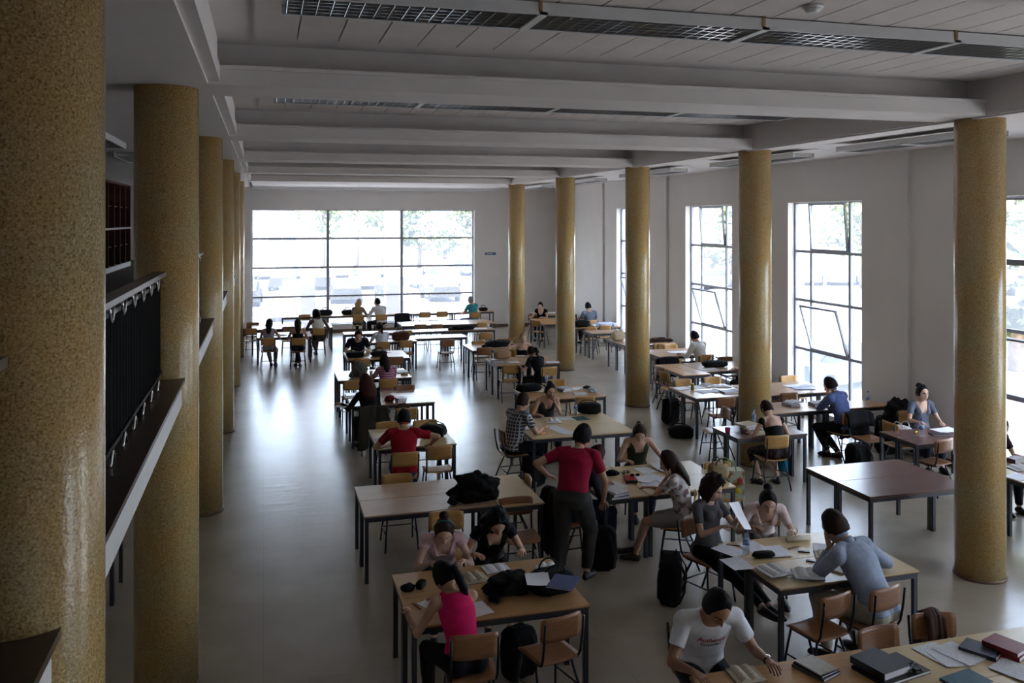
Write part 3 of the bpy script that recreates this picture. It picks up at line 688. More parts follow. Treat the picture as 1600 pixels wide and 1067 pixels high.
c_hid = (3.45, 10.05); chair_xy(3.52, 9.72, 85, 'chair under the black jacket behind the standing man', 'd')
c_flo = chair(1090, 784, -62, 'chair of the woman in flowered blouse')
c_grey = chair_xy(4.50, 8.3, 160, 'chair of the curly-haired woman in grey T-shirt', 'd') and (4.08, 8.2)
c_bun = chair_xy(5.22, 8.36, 205, 'chair of the woman with bun in pale pink T-shirt', 'd') and (5.15, 8.3)
c_blue = chair(1388, 936, -12, 'chair of the man in light blue shirt', 'd')
chair(1309, 948, -12, 'empty wooden chair standing left of the man in light blue', 'd')
chair(1368, 997, 178, 'empty chair at the far side of the bottom right tables', 'd')
chair(1455, 975, 188, 'chair with a brown scarf over its backrest at lower right', 'd')
c_wt = (3.38, 5.98); chair_xy(3.30, 6.12, 174, 'chair of the man in white printed T-shirt')
c_w1 = chair(1388, 669, 92, 'chair holding the white handbag by the wall')
chair(1478, 697, -10, 'empty chair before the table of the woman with glasses', 'd')
c_gl = (10.3, 11.85); chair_xy(10.28, 11.95, 184, 'chair of the woman with glasses by the wall')
chair_xy(9.45, 12.1, 180, 'chair with a black coat left of the woman with glasses', 'd')
chair_xy(10.35, 12.45, 0, 'chair heaped with a big black coat by the wall', 'd')
c_bd = chair(1216, 691, 4, 'chair of the woman in black dress')
chair(1138, 646, -84, 'empty dark chair between the two tables left of the second column', 'd')
chair(1135, 629, 4, 'empty chair at the near side of the table strewn with books', 'd')
chair(1066, 599.5, 180, 'left chair at the far side of the table strewn with books')
chair(1112, 596, 180, 'right chair at the far side of the table strewn with books')
chair(1036, 588, 82, 'nearer of the two chairs left of the bare brown table')
chair(1029, 580, 82, 'farther of the two chairs left of the bare brown table', 'd')
c_wab = chair(1103, 560.5, -8, 'chair of the man in white shirt at the side window')
chair(1031, 541.5, 180, 'left chair between two window-side tables, third column')
chair(1047, 544, 180, 'right chair between two window-side tables, third column')
chair(1132, 563.5, 180, 'dark-topped chair at the far side of the table with black bag', 'd')
chair_xy(8.95, 18.6, 0, 'chair carrying a black jacket near the man in white shirt', 'd')
c_boy = (9.72, 16.25); chair_xy(9.9, 16.35, 60, 'chair of the boy behind the second column', 'd')
c_by = chair(1332, 653.5, -10, 'chair of the man in blue shirt by the window')
chair(1234, 622, 0, 'empty chair between the window-side tables, right of the column', 'd')
chair(1231, 594, 180, 'empty chair behind the table with the open brochure')
chair(924, 516, 0, 'left of two chairs right of the fourth column')
chair(946, 513.5, 0, 'right of two chairs right of the fourth column')
c_gf = chair(925, 505, 0, 'chair of the far person in grey T-shirt')
chair(836, 505.5, 60, 'chair at the left side of the table near the end wall')
chair_xy(9.9, 20.75, 0, 'chair half hidden behind the third column')
c_bf = (8.75, 27.75)
chair_xy(8.75, 27.9, 180, 'chair of the far woman in black', 'd')
chair_xy(9.8, 10.1, 180, 'chair at the right edge mostly behind the big column', 'd')

# ------------------------------------------------------------------ people
SKIN = mat('skin', (.50, .29, .19), rough=.55, var=.05, scale=6, spec=.3)
SKINP = mat('skin_pale', (.60, .38, .28), rough=.55, var=.05, scale=6, spec=.3)
SKIND = mat('skin_dark', (.10, .05, .03), rough=.5, var=.05, scale=6, spec=.3)
LIPS = mat('lips', (.34, .11, .09), rough=.5)
EYEW = mat('eye_white', (.7, .7, .68), rough=.3); EYEB = mat('iris', (.03, .018, .012), rough=.2)
HAIRS = {k: mat('hair_'+k, c, rough=.6, var=.35, scale=40, stretch=(6, 6, 1), bump=.3, bscale=60, spec=.15) for k, c in
         dict(black=(.006, .005, .006), brown=(.028, .015, .01), darkred=(.05, .012, .008), blonde=(.38, .26, .13), grey=(.30, .29, .28), reddish=(.07, .025, .012)).items()}
def ss(a, b, x):
    t = max(0, min(1, (x-a)/(b-a))); return t*t*(3-2*t)
def head_pt(d, w=.074, l=.093, h=.116):
    x, y, z = d.x*w, d.y*l, d.z*h
    if z < 0:
        q = -z/h; x *= 1-.30*q**1.6
        if y < 0: y *= 1-.42*q
        else: y *= 1+.04*q
    g = lambda a, s: math.exp(-(a/s)**2)
    if y > 0:
        y += .021*g(x, .010)*g(z+.027, .017)+.010*g(x, .009)*g(z+.005, .022)
        y -= .009*(g(x-.030, .016)+g(x+.030, .016))*g(z-.006, .013)
        y += .004*g(z-.028, .010)*g(x, .05)+.006*g(x, .022)*g(z+.061, .010)-.003*g(x, .02)*g(z+.078, .006)+.009*g(x, .022)*g(z+.098, .014)
    return Vector((x, y, z))
def hand(mb, wr, f, n, side, curl=.5, sc=1.0):
    """wr wrist, f pointing direction, n palm normal, side +1 right hand"""
    f = f.normalized(); n = (n-f*n.dot(f)).normalized(); l = n.cross(f)*side   # l points to the thumb side
    P = lambda a, b_, c: wr+(f*a+l*b_+n*c)*sc
    mb.tube([P(-.015, 0, 0), P(.02, .002, 0), P(.055, .004, .002), P(.088, .002, .004)], [.024*sc, .030*sc, .039*sc, .036*sc], 10, flat=[.019*sc, .016*sc, .014*sc, .010*sc], up=n)
    for i, (off, ln) in enumerate(((.029, .072), (.010, .080), (-.010, .075), (-.028, .058))):
        a = .085-.004*abs(i-1.2); p = Vector((a, off, .004)); ang = 0; pts = [Vector((a-.015, off, .003)), p]
        for s_, fr_ in enumerate((.45, .32, .25)):
            ang += curl*(.45, .75, .5)[s_]
            p = p+Vector((math.cos(ang)*ln*fr_, off*.10*fr_, math.sin(ang)*ln*fr_)); pts.append(p)
        mb.tube([P(*q) for q in pts], [.0088*sc, .0088*sc, .0082*sc, .0074*sc, .0055*sc], 7)
    mb.tube([P(.012, .022, .004), P(.035, .042, .012), P(.058, .056, .020+.01*curl), P(.078, .060, .026+.02*curl)], [.013*sc, .0115*sc, .0095*sc, .0065*sc], 7)
def ik(a, t, l1, l2, pole):
    v = t-a; d = v.length; mx_ = (l1+l2)*.998
    if d > mx_: t = a+v*(mx_/d); v = t-a; d = mx_
    c = (l1*l1+d*d-l2*l2)/(2*d); h = math.sqrt(max(0, l1*l1-c*c)); u = v.normalized()
    p = (pole-u*pole.dot(u)); p = p.normalized() if p.length > 1e-5 else Vector((0, 0, 1))
    return a+u*c+p*h, t
def evaluated(mb_mesh, mods):
    o = bpy.data.objects.new('tmp', mb_mesh); C.objects.link(o)
    for k, kw in mods:
        md = o.modifiers.new(k, k)
        for a, v in kw.items(): setattr(md, a, v)
    dg = bpy.context.evaluated_depsgraph_get(); me = bpy.data.meshes.new_from_object(o.evaluated_get(dg)); bpy.data.objects.remove(o); return me
def person(label, xy, h, lean=20, head=(25, 0), hl=(-.18, .40, .80), hr=(.18, .40, .80), feet=((-.11, .42), (.11, .40)), sex='f', s=1.0, skin=None,
           top=('tee', (120, 120, 120)), bottom=('trousers', (25, 28, 40)), shoes=(20, 20, 22), hair=('short', 'brown'), stand=0, hips=None, side=0, curl=(.5, .5), ankle_z=(.085, .085),
           elbow=((-.5, -.15, -.85), (.5, -.15, -.85)), palm=((0, 0, -1), (0, 0, -1)), vox=.011, pos=0, detail=True):
    skin = skin or SKIN; f_ = sex == 'f'; s = s*(.97 if f_ else 1.03)
    root = thing('person', label, 'person', (xy[0], xy[1], 0), -R(h))
    V = Vector
    hz = stand if stand else .465+.095*s
    P = V((0, -.04 if not stand else 0, hz)) if hips is None else V(hips)
    dr = lambda a: V((math.sin(R(side))*math.cos(R(a)), math.sin(R(a)), math.cos(R(a))*math.cos(R(side)))).normalized()
    Wp = P+dr(lean*.55)*.15*s; Cp = Wp+dr(lean*.95)*.19*s; N = Cp+dr(lean*1.3)*.165*s
    un = dr(lean*1.3); fw = V((0, un.z, -un.y)).normalized()
    sw = (.165 if f_ else .19)*s
    SH = [N-un*.055*s+V((q*sw, 0, 0)) for q in (-1, 1)]
    pitch, yaw = head[0], head[1]; roll = head[2] if len(head) > 2 else 0
    HM = Matrix.Rotation(-R(yaw), 4, 'Z') @ Matrix.Rotation(-R(pitch), 4, 'X') @ Matrix.Rotation(R(roll), 4, 'Y')
    nd = (dr(lean*1.0+pitch*.25)).normalized(); HN = N+nd*.062*s
    HC_ = HN+(HM.to_3x3() @ V((0, .024, .082)))*s
    la, lf = .285*s, .25*s
    WR = []; EL = []
    for q, t, pl in ((0, hl, elbow[0]), (1, hr, elbow[1])):
        if t == 'face':
            t = HC_+(HM.to_3x3() @ V(((-1, 1)[q]*.085, .075, -.125)))*s; pl = V(((-1, 1)[q]*.3, .5, -1)); palm = list(palm); palm[q] = tuple((HC_+V((0, 0, .03))-t).normalized())
        e, w = ik(SH[q], V(t), la, lf, V(pl)); EL.append(e); WR.append(w)
    HP = [P+V((q*.09*s, .01, -.015)) for q in (-1, 1)]
    lt, ls_ = .43*s, .42*s
    KN = []; AN = []
    for q in (0, 1):
        ft = feet[q]; a = V((ft[0], ft[1], ankle_z[q]))
        k, a = ik(HP[q], a, lt, ls_, V((.15*(-1, 1)[q], 1, .9 if not stand else .1))); KN.append(k); AN.append(a)
    # rough solid -> voxel remesh -> smooth
    m = MB()
    wd = [(P-dr(0)*.075*s, .135, .10), (P-V((0, 0, .03)), .172 if f_ else .165, .125), (P+(Wp-P)*.45, .155, .112), (Wp, .125 if f_ else .145, .098), (Wp+(Cp-Wp)*.5, .138 if f_ else .155, .103),
          (Cp, .152 if f_ else .170, .112), (Cp+(N-Cp)*.45, .150 if f_ else .172, .102), (Cp+(N-Cp)*.75, .115 if f_ else .135, .078), (N, .062, .062)]
    rings = []
    for i, (c, a, b_) in enumerate(wd):
        t = (wd[min(i+1, len(wd)-1)][0]-wd[max(i-1, 0)][0]).normalized(); w_ = V((1, 0, 0)); w_ = (w_-t*w_.dot(t)).normalized(); u_ = t.cross(w_)
        rings.append([c+(w_*math.cos(2*PI*j/20)*a+u_*math.sin(2*PI*j/20)*b_)*s for j in range(20)])
    m.loft(rings)
    m.tube([N-un*.03, HN+(HC_-HN)*.5], [.056*s if not f_ else .047*s, .05*s if not f_ else .043*s], 12)
    for q in (0, 1):
        g = 1 if not f_ else .86
        m.tube([N-un*.015+V(((-1, 1)[q]*.03, 0, 0)), SH[q]+un*.012], [.045*s, .052*s*g], 10)
        m.blob(SH[q], (.060*s*g,)*3, 12, 8)
        m.tube([SH[q], SH[q].lerp(EL[q], .35), EL[q]], [.052*s*g, .050*s*g, .038*s*g], 10); m.blob(EL[q], (.038*s*g,)*3, 10, 6)
        m.tube([EL[q], EL[q].lerp(WR[q], .3), WR[q]], [.037*s*g, .039*s*g, .024*s*g], 10)
        m.tube([HP[q]-V((0, 0, 0)), HP[q].lerp(KN[q], .4), KN[q]], [.092*s, .082*s, .056*s], 12); m.blob(KN[q], (.056*s,)*3, 10, 6)
        m.tube([KN[q], KN[q].lerp(AN[q], .35), AN[q]], [.052*s, .055*s, .034*s], 10)
        if not stand: m.blob(P+V(((-1, 1)[q]*.085*s, -.035, -.02)), (.095*s, .11*s, .085*s), 12, 8)
        if f_: m.blob(Cp.lerp(N, .12)+fw*.075*s+V(((-1, 1)[q]*.068*s, 0, 0)), (.056*s, .056*s, .052*s), 12, 8)
        # foot: heel to toe, along the floor
        fd = V((KN[q].x-HP[q].x, KN[q].y-HP[q].y, 0)); fd = fd.normalized() if fd.length > .05 else V((0, 1, 0))
        if fd.y < .2 and stand: fd = V((.1*(-1, 1)[q], 1, 0)).normalized()
        a = AN[q]; b0 = V((a.x, a.y, a.z-.085)); z_ = lambda v, hh: V((v.x, v.y, v.z+hh))
        m.tube([z_(b0-fd*.055, .035), z_(b0, .048), z_(b0+fd*.08, .038), z_(b0+fd*.15, .030), z_(b0+fd*.19, .022)], [.026*s, .033*s, .041*s, .043*s, .022*s], 10, flat=[.030, .046, .036, .026, .016], up=(0, 0, 1))
    me = evaluated(m.mesh('rough', skin), [('REMESH', dict(mode='VOXEL', voxel_size=vox, use_smooth_shade=True)), ('SMOOTH', dict(factor=.6, iterations=6 if vox < .012 else 3))])
    nv = len(me.vertices); co = np.empty(nv*3); me.vertices.foreach_get('co', co); co = co.reshape(-1, 3)
    no = np.empty(nv*3); me.vertex_normals.foreach_get('vector', no); no = no.reshape(-1, 3)
    polys = [tuple(p.vertices) for p in me.polygons]
    bpy.data.meshes.remove(me)
    # label every vertex with its nearest bone
    seg = [('torso', P-V((0, 0, .08*s)), P, .15), ('torso', P, Wp, .135), ('torso', Wp, Cp, .14), ('torso', Cp, N, .13), ('neck', N, HN, .055)]
    for q in (0, 1): seg += [('ua%d' % q, SH[q], EL[q], .05), ('fa%d' % q, EL[q], WR[q], .035), ('th%d' % q, HP[q], KN[q], .085), ('sh%d' % q, KN[q], AN[q], .048), ('ft%d' % q, AN[q]-V((0, 0, .05)), AN[q]-V((0, 0, .05))+V((0, .12, 0)), .045)]
    D = []; T = []
    for nme, a, b_, r_ in seg:
        a_ = np.array(a); d_ = np.array(b_)-a_; t_ = np.clip(((co-a_)@d_)/(d_@d_), 0, 1); D.append(np.linalg.norm(co-a_-t_[:, None]*d_, axis=1)/r_); T.append(t_)
    D = np.array(D); T = np.array(T); idx = D.argmin(0); tt = T[idx, np.arange(nv)]
    nm = np.array([z[0] for z in seg])[idx]
    is_ = lambda *a: np.isin(nm, a)
    updist = (co-np.array(N))@np.array(un)                       # height along the chest axis relative to the neck base
    rad = np.linalg.norm(co-np.array(N), axis=1); fwd = (co-np.array(N))@np.array(fw)
    tk, tc_ = top[0], top[1]
    torso = is_('torso'); arms_u = is_('ua0', 'ua1'); arms_f = is_('fa0', 'fa1')
    base = co@np.array([0, 0, 1.]) if stand else None
    lowcut = ((co-np.array(P))@np.array(dr(lean*.5))) > (-.06 if tk != 'shirt' else -.05)
    rel = co-np.array(N); latx = np.abs(rel[:, 0])
    neckr = {'tee': .085, 'vneck': .10, 'shirt': .072, 'blouse': .10, 'tank': .12, 'wide': .12}.get(tk, .085)
    col = rad > np.where(fwd < .0, min(neckr, .078), neckr)*s
    if tk in ('vneck', 'wide', 'blouse', 'tank'): col &= ~((fwd > 0) & (latx < .045*s+.35*np.maximum(0, updist+.14*s)) & (updist > -.15*s))
    tm = torso & lowcut & col
    if tk in ('tee', 'vneck', 'wide'): tm |= arms_u & (tt < .62) & lowcut
    if tk == 'blouse': tm |= arms_u & (tt < .3)
    if tk == 'shirt': tm |= arms_u | (arms_f & (tt < .88))
    if tk == 'shirtroll': tm |= arms_u | (arms_f & (tt < .12))
    if tk == 'tank': tm &= (latx < .125*s) | (updist < -.11*s)
    if tk == 'strapless': tm &= updist < -.13*s
    if tk == 'oneshoulder': tm &= (updist < -.10*s-.9*np.maximum(0, -(rel[:, 0]))*0+.0) & ((fwd > -.02) | (updist < -.16*s))
    if tk == 'oneshoulder': tm |= arms_u & (tt < .18)
    bk = bottom[0]
    hipm = torso & (((co-np.array(P))@np.array(dr(lean*.5))) < .06*s)
    bm = hipm | is_('th0', 'th1') if bk in ('trousers', 'skirt') else hipm | (is_('th0', 'th1') & (tt < .8))
    if bk == 'trousers': bm |= is_('sh0', 'sh1') & (tt < .93)
    if bk == 'capri': bm = hipm | is_('th0', 'th1') | (is_('sh0', 'sh1') & (tt < .45))
    if bk == 'skirt': bm |= is_('sh0', 'sh1') & (tt < .35)
    sm_ = is_('ft0', 'ft1') | (is_('sh0', 'sh1') & (tt > .985))
    seed = random.random()*50
    def shell(name, mask, off, mt, wrinkle=.006, fr=9):
        fs_ = [p for p in polys if all(mask[i] for i in p)]
        if not fs_: return None
        used = sorted({i for p in fs_ for i in p}); mp = {v: i for i, v in enumerate(used)}
        pts = np.array([co[i]+no[i]*(off+wrinkle*mnoise.noise(V((co[i][0]*fr, co[i][1]*fr, co[i][2]*fr*.6+seed)))) for i in used])
        F = [tuple(mp[i] for i in p) for p in fs_]; ed = {}
        for p in F:
            for a, b_ in zip(p, p[1:]+p[:1]): ed[(a, b_)] = 1
        bd = [(a, b_) for (a, b_) in ed if (b_, a) not in ed]; nb = {}
        for a, b_ in bd: nb.setdefault(a, []).append(b_); nb.setdefault(b_, []).append(a)
        for _ in range(4):
            new = {k: (pts[k]+sum(pts[j] for j in v))/(1+len(v)) for k, v in nb.items()}
            for k, v in new.items(): pts[k] = v
        # hem: fold the open edge back to the body
        k0 = len(pts); order = {k: k0+i for i, k in enumerate(nb)}
        hem = [pts[k]-no[used[k]]*(off+.004) for k in nb]
        F += [(b_, a, order[a], order[b_]) for a, b_ in bd]
        mb = MB(); mb.add(list(pts)+hem, F, 0, True); o = ob(name, mb.mesh(name, mt), root); return o
    tmat = tc_ if not isinstance(tc_, tuple) else col_mat(tc_)
    bmat = bottom[1] if not isinstance(bottom[1], tuple) else col_mat(bottom[1])
    loose = .013 if tk in ('tee', 'shirt', 'blouse', 'vneck', 'shirtroll', 'wide') else .007
    tob = shell({'shirtroll': 'shirt', 'shirt': 'shirt', 'tank': 'tank_top', 'strapless': 'strapless_top', 'blouse': 'blouse', 'oneshoulder': 'dress_top'}.get(tk, 't_shirt'), tm, loose*s, tmat, .009 if loose > .01 else .003)
    shell({'capri': 'trousers'}.get(bk, bk), bm, {'skirt': .022}.get(bk, .024 if stand else .011)*s, bmat, .014 if stand else .008)
    if shoes:
        for q in '01': shell('shoe', is_('ft'+q) | (is_('sh'+q) & (tt > .985)), .006, col_mat(shoes, .5, 'leather'), 0)
    if tk in ('shirt', 'shirtroll'):
        ax = (HN-N).normalized(); u1 = V((1, 0, 0)); u2 = ax.cross(u1).normalized(); c_ = MB(); rr = []
        for r_, z_ in ((.072, -.03), (.074, .0), (.068, .028), (.062, .028), (.066, -.01)):
            rr.append([N+ax*(z_+.012*math.cos(2*PI*j/20+PI/2))*s+(u1*math.cos(2*PI*j/20)+u2*math.sin(2*PI*j/20))*r_*s for j in range(20)])
        c_.loft(rr, cap=False); ob('collar', c_.mesh('collar', tmat), root)
    # body mesh: remeshed trunk and limbs + sculpted head + hands
    body = MB(); body.add(co, polys, 0, True)
    nu, nw = (44, 34) if detail else (28, 22)
    HV = []; sc3 = HM.to_3x3()*s*(1.13 if f_ else 1.11)
    hp_ = lambda p: HC_+sc3 @ p
    vs_ = []; fs_ = []; fm = []
    for i in range(nw+1):
        th = PI*i/nw
        for j in range(nu):
            ph = 2*PI*j/nu+PI/2; d = V((math.sin(th)*math.cos(ph), math.sin(th)*math.sin(ph), math.cos(th))); vs_.append(head_pt(d))
    for i in range(nw):
        for j in range(nu):
            k = (j+1) % nu; F = (i*nu+j, (i+1)*nu+j, (i+1)*nu+k, i*nu+k); c = (vs_[F[0]]+vs_[F[2]])/2; fs_.append(F)
            fm.append(1 if (c.y > .05 and abs(c.x) < .023 and abs(c.z+.061) < .0075) else (2 if (c.y > .04 and .012 < abs(c.x) < .047 and abs(c.z-.030) < .0045) else 0))
    o_ = len(body.v); body.add([hp_(v) for v in vs_], fs_, 0, True); body.m[-len(fs_):] = fm
    for q in (-1, 1): body.blob(hp_(V((q*.074, -.008, -.012))), (1, 1, 1), 10, 7, fn=lambda d, p: sc3 @ V((d.x*.010, d.y*.020, d.z*.031)))
    for q in (0, 1):
        fd = (WR[q]-EL[q]).normalized(); pn = V(palm[q])
        g = fd if abs(fd.dot(pn)) < .93 else (fd+V((0, .8, 0))).normalized()
        if pn.z < -.5: g = V((fd.x, fd.y, fd.z*.35))
        hand(body, WR[q], g, pn, (-1, 1)[q]*-1 if False else (1, -1)[q]*-1, curl[q], s*(.92 if f_ else 1.0))
    ob('body', body.mesh('body', [skin, LIPS, HAIRS[hair[1]]]), root)
    if detail:
        em = MB(); em.blob((0, 0, 0), (.0125,)*3, 12, 8)
        for i, f in enumerate(em.f):
            c = sum((V(em.v[k]) for k in f), V((0, 0, 0)))/4
            if c.normalized().y > .86: em.m[i] = 1
        for q in (-1, 1):
            e = ob('eye', em.mesh('eye', [EYEW, EYEB]), root); e.matrix_local = Matrix.Translation(hp_(V((q*.030, .069, .004)))) @ HM
    # hair
    hk_, hc = hair[0], hair[1]; hm_ = MB(); curly = hk_ in ('bob', 'longcurly', 'afro'); vol = {'bob': .42, 'longcurly': .38, 'afro': .34, 'long': .20, 'ponytail': .13, 'bun': .13, 'short': .17, 'crop': .09, 'bald': .05}[hk_]
    down = {'bob': -.95, 'longcurly': -.98, 'afro': -.75, 'long': -.9, 'ponytail': -.42, 'bun': -.42, 'short': -.38, 'crop': -.36, 'bald': -.36}[hk_]
    fd0 = V((0, 1, -.22)).normalized(); a0 = 55 if f_ else 58
    vs_ = []; nu, nw = (40, 30) if detail else (26, 20)
    for i in range(nw+1):
        th = PI*i/nw
        for j in range(nu):
            ph = 2*PI*j/nu; d = V((math.sin(th)*math.cos(ph), math.sin(th)*math.sin(ph), math.cos(th)))
            ang = math.degrees(d.angle(fd0)); k = ss(a0, a0+9, ang)*ss(down-.10, down+.06, d.z)
            if d.z < -.25 and not curly and hk_ != 'long': k *= ss(.15, -.25, d.y)
            nz = mnoise.noise(d*(3.2 if curly else 2.2)+V((seed, 0, 0))); n2 = mnoise.noise(d*9+V((0, seed, 0)))
            f = 1+vol*(1 if curly else .15+.85*ss(a0, a0+48, ang))*(.75+.30*max(0, d.z)-.35*max(0, -d.y)*max(0, -d.z))+(.16 if curly else .05)*nz+(.15 if curly else .045)*n2+.03*mnoise.noise(V((d.x*22, d.y*22, d.z*8)))
            p = head_pt(d); b_ = V((d.x*.078, d.y*.095, d.z*.118))
            vs_.append(hp_((b_*f)*k+p*.90*(1-k)))
    fs_ = [(i*nu+j, (i+1)*nu+j, (i+1)*nu+(j+1) % nu, i*nu+(j+1) % nu) for i in range(nw) for j in range(nu)]
    hm_.add(vs_, fs_, 0, True)
    bk_ = hp_(V((0, -.085, .0))); dn = V((0, 0, -1))
    bdir = (V((0, -.35, -1)) if lean < 30 else V((0, .1, -1))).normalized()
    if hk_ in ('long', 'longcurly'):
        spine = [hp_(V((0, -.04, .06))), hp_(V((0, -.075, -.05))), N-fw*.085*s+un*.03, Cp.lerp(N, .5)-fw*.125*s, Cp-fw*.13*s]
        a = [.068, .084, .082, .066, .025] if hk_ == 'long' else [.085, .125, .14, .13, .07]
        m2 = MB(); m2.tube(spine, [v*s for v in a], 18, flat=[.055, .045, .038, .030, .010] if hk_ == 'long' else [.07, .075, .07, .06, .03], up=-fw)
        m2.v = [tuple(V(v)+V((1, 1, .4))*.016*mnoise.noise(V(v)*14)+V((1, 1, 0))*.009*mnoise.noise(V((v[0]*70, v[1]*70, v[2]*9)))) for v in m2.v]; hm_.add(m2.v, m2.f, 0, True)
        if hk_ == 'longcurly':
            for q in (-1, 1): hm_.tube([hp_(V((q*.07, 0, .0))), hp_(V((q*.095, .0, -.09))), SH[0 if q < 0 else 1].lerp(N, .45)+fw*.04+un*.01], [.04, .05, .03], 10)
    if hk_ == 'ponytail':
        r0_ = hp_(V((0, -.10, .035))); m2 = MB()
        tl = [r0_, hp_(V((0, -.145, .01))), hp_(V((.01, -.14, -.08))), N-fw*.10*s+un*.02, Cp.lerp(N, .55)-fw*.135*s]
        if lean > 32: tl = tl[:3]+[hp_(V((.035, -.10, -.16))), hp_(V((.05, -.06, -.24)))]
        hm_.tube(tl, [.016, .03, .038, .034, .010], 10); hm_.tube([hp_(V((0, -.095, .035))), r0_], [.026, .022], 10)
    if hk_ == 'bun':
        hm_.blob(hp_(V((0, -.085, .098))), (.050*s, .050*s, .044*s), 16, 10, fn=lambda d, p: p*(1+.12*mnoise.noise(d*4)))
    ob('hair', hm_.mesh('hair', HAIRS[hc]), root)
    return dict(root=root, N=N, Cp=Cp, un=un, fw=fw, WR=WR, EL=EL, HC=HC_, HM=HM, hp=hp_, s=s, top=tob, KN=KN, P=P)

V3 = Vector
NEARV, MIDV, FARV = .011, .014, .018
# --- bottom-left table
p = person('woman in bright magenta sleeveless top with black ponytail writing, seen from behind', (c_mag[0]-.06, c_mag[1]+.02), 350, lean=33, head=(42, -18), hl=(-.30, .42, .785), hr=(.02, .52, .785), feet=((-.16, .30), (.05, .25)), skin=SKIN,
       top=('tank', (205, 20, 90)), bottom=('trousers', (18, 18, 26)), shoes=(60, 30, 25), hair=('ponytail', 'black'), vox=NEARV)
ppk = person('woman in pale pink ruffled top with teal hairband writing with head bowed', (1.68, 8.50), 184, lean=36, head=(38, 5), hl=(-.16, .44, .79), hr=(.13, .42, .79), skin=SKINP, top=('blouse', (214, 178, 182)), bottom=('trousers', (40, 45, 60)), hair=('bun', 'brown'), vox=NEARV)
person('woman in black top with loose dark curls bent low over a book', (2.2, 8.55), 182, lean=33, head=(42, 0), hl=(-.22, .40, .79), hr=(.22, .38, .79), skin=SKIN, top=('blouse', (14, 13, 15)), bottom=('trousers', (18, 18, 22)), hair=('longcurly', 'black'), vox=NEARV)
# --- left block
person('man in dark red T-shirt and jeans writing at a pale yellow table, back turned', c_red, 8, lean=20, head=(28, 5), hl=(-.20, .34, .79), hr=(.38, .28, .79), elbow=((-1, -.3, -.4), (1, -.1, -.1)), sex='m', top=('tee', (150, 12, 34)), bottom=('trousers', (40, 62, 92)), hair=('short', 'black'), vox=NEARV)
person('woman with long dark red curls in black holding a paper, back turned', (c_curly[0]-.08, c_curly[1]), -8, lean=14, head=(18, -10), hl=(-.42, .30, .82), hr=(.1, .38, .79), top=('shirt', (12, 12, 14)), bottom=('trousers', (16, 16, 20)), hair=('longcurly', 'darkred'), vox=MIDV)
person('woman with long dark hair in pink and white striped top', c_str, 356, lean=24, head=(30, -12), hl=(-.32, .38, .79), hr=(.05, .42, .79), skin=SKIN, top=('tee', m_pattern('pink_stripes', 'stripe', (.30, .07, .14, 1), (.55, .40, .46, 1), 1.3)), bottom=('trousers', (30, 34, 48)), hair=('long', 'brown'), vox=MIDV)
person('person in navy T-shirt with short reddish hair bending over a black bag', (2.26, 22.1), 180, lean=24, head=(38, 0), hl=(-.16, .40, .80), hr=(.2, .40, .80), sex='m', skin=SKINP, top=('tee', (16, 18, 32)), bottom=('trousers', (24, 26, 36)), hair=('short', 'darkred'), vox=MIDV)
person('woman in white T-shirt with very long dark ponytail, back turned', c_pony, 350, lean=14, head=(22, -5), hl=(-.28, .34, .79), hr=(.05, .38, .79), skin=SKIN, top=('tee', (205, 208, 216)), bottom=('trousers', (60, 62, 66)), hair=('ponytail', 'brown'), vox=MIDV)
# --- far left trio
person('woman with long dark hair in lilac camisole reading, far left', c_L1, 2, lean=10, head=(18, 15), hl=(-.1, .36, .8), hr=(.26, .34, .84), skin=SKIN, top=('tank', (170, 160, 182)), bottom=('trousers', (150, 148, 150)), hair=('long', 'black'), vox=MIDV, feet=((.05, .2), (.16, .12)))
person('woman with bare shoulders and wavy brown hair in black strapless top and jeans', c_L2, 0, lean=12, head=(25, 0), hl=(-.2, .36, .79), hr=(.2, .36, .79), skin=SKIN, top=('strapless', (16, 16, 18)), bottom=('trousers', (24, 30, 46)), hair=('long', 'brown'), vox=MIDV, feet=((.05, .08), (-.04, .12)))
person('person with short black curls in sleeveless cream shirt and patterned shorts', c_L3, -12, lean=16, head=(28, -5), hl=(-.30, .36, .79), hr=(.3, .30, .79), sex='m', skin=SKIND, top=('tank', (205, 205, 196)), bottom=('shorts', (70, 66, 58)), hair=('afro', 'black'), vox=MIDV, feet=((-.02, .12), (.02, .28)))
# --- along the end window
person('blonde person in tan top chatting at the end window', c_bl, 18, lean=4, head=(8, 50), hl=(-.1, .34, .79), hr=(.22, .36, .80), skin=SKINP, top=('shirt', (140, 122, 92)), bottom=('trousers', (44, 52, 66)), hair=('long', 'blonde'), vox=FARV)
person('man in white shirt and black trousers turned to the blonde person', c_wm, -22, lean=18, head=(8, -40), hl=(-.28, .42, .80), hr=(.1, .36, .80), sex='m', skin=SKIN, top=('shirt', (212, 212, 214)), bottom=('trousers', (14, 14, 18)), hair=('short', 'black'), vox=FARV, feet=((-.2, .3), (0, .36)))
person('grey-haired man in turquoise polo shirt at the right end of the window bench', (c_teal[0]-.05, c_teal[1]), -32, lean=8, head=(12, -12), hl=(-.3, .36, .79), hr=(.0, .38, .79), sex='m', skin=SKIN, top=('tee', (62, 152, 164)), bottom=('trousers', (78, 82, 92)), hair=('crop', 'grey'), vox=FARV)
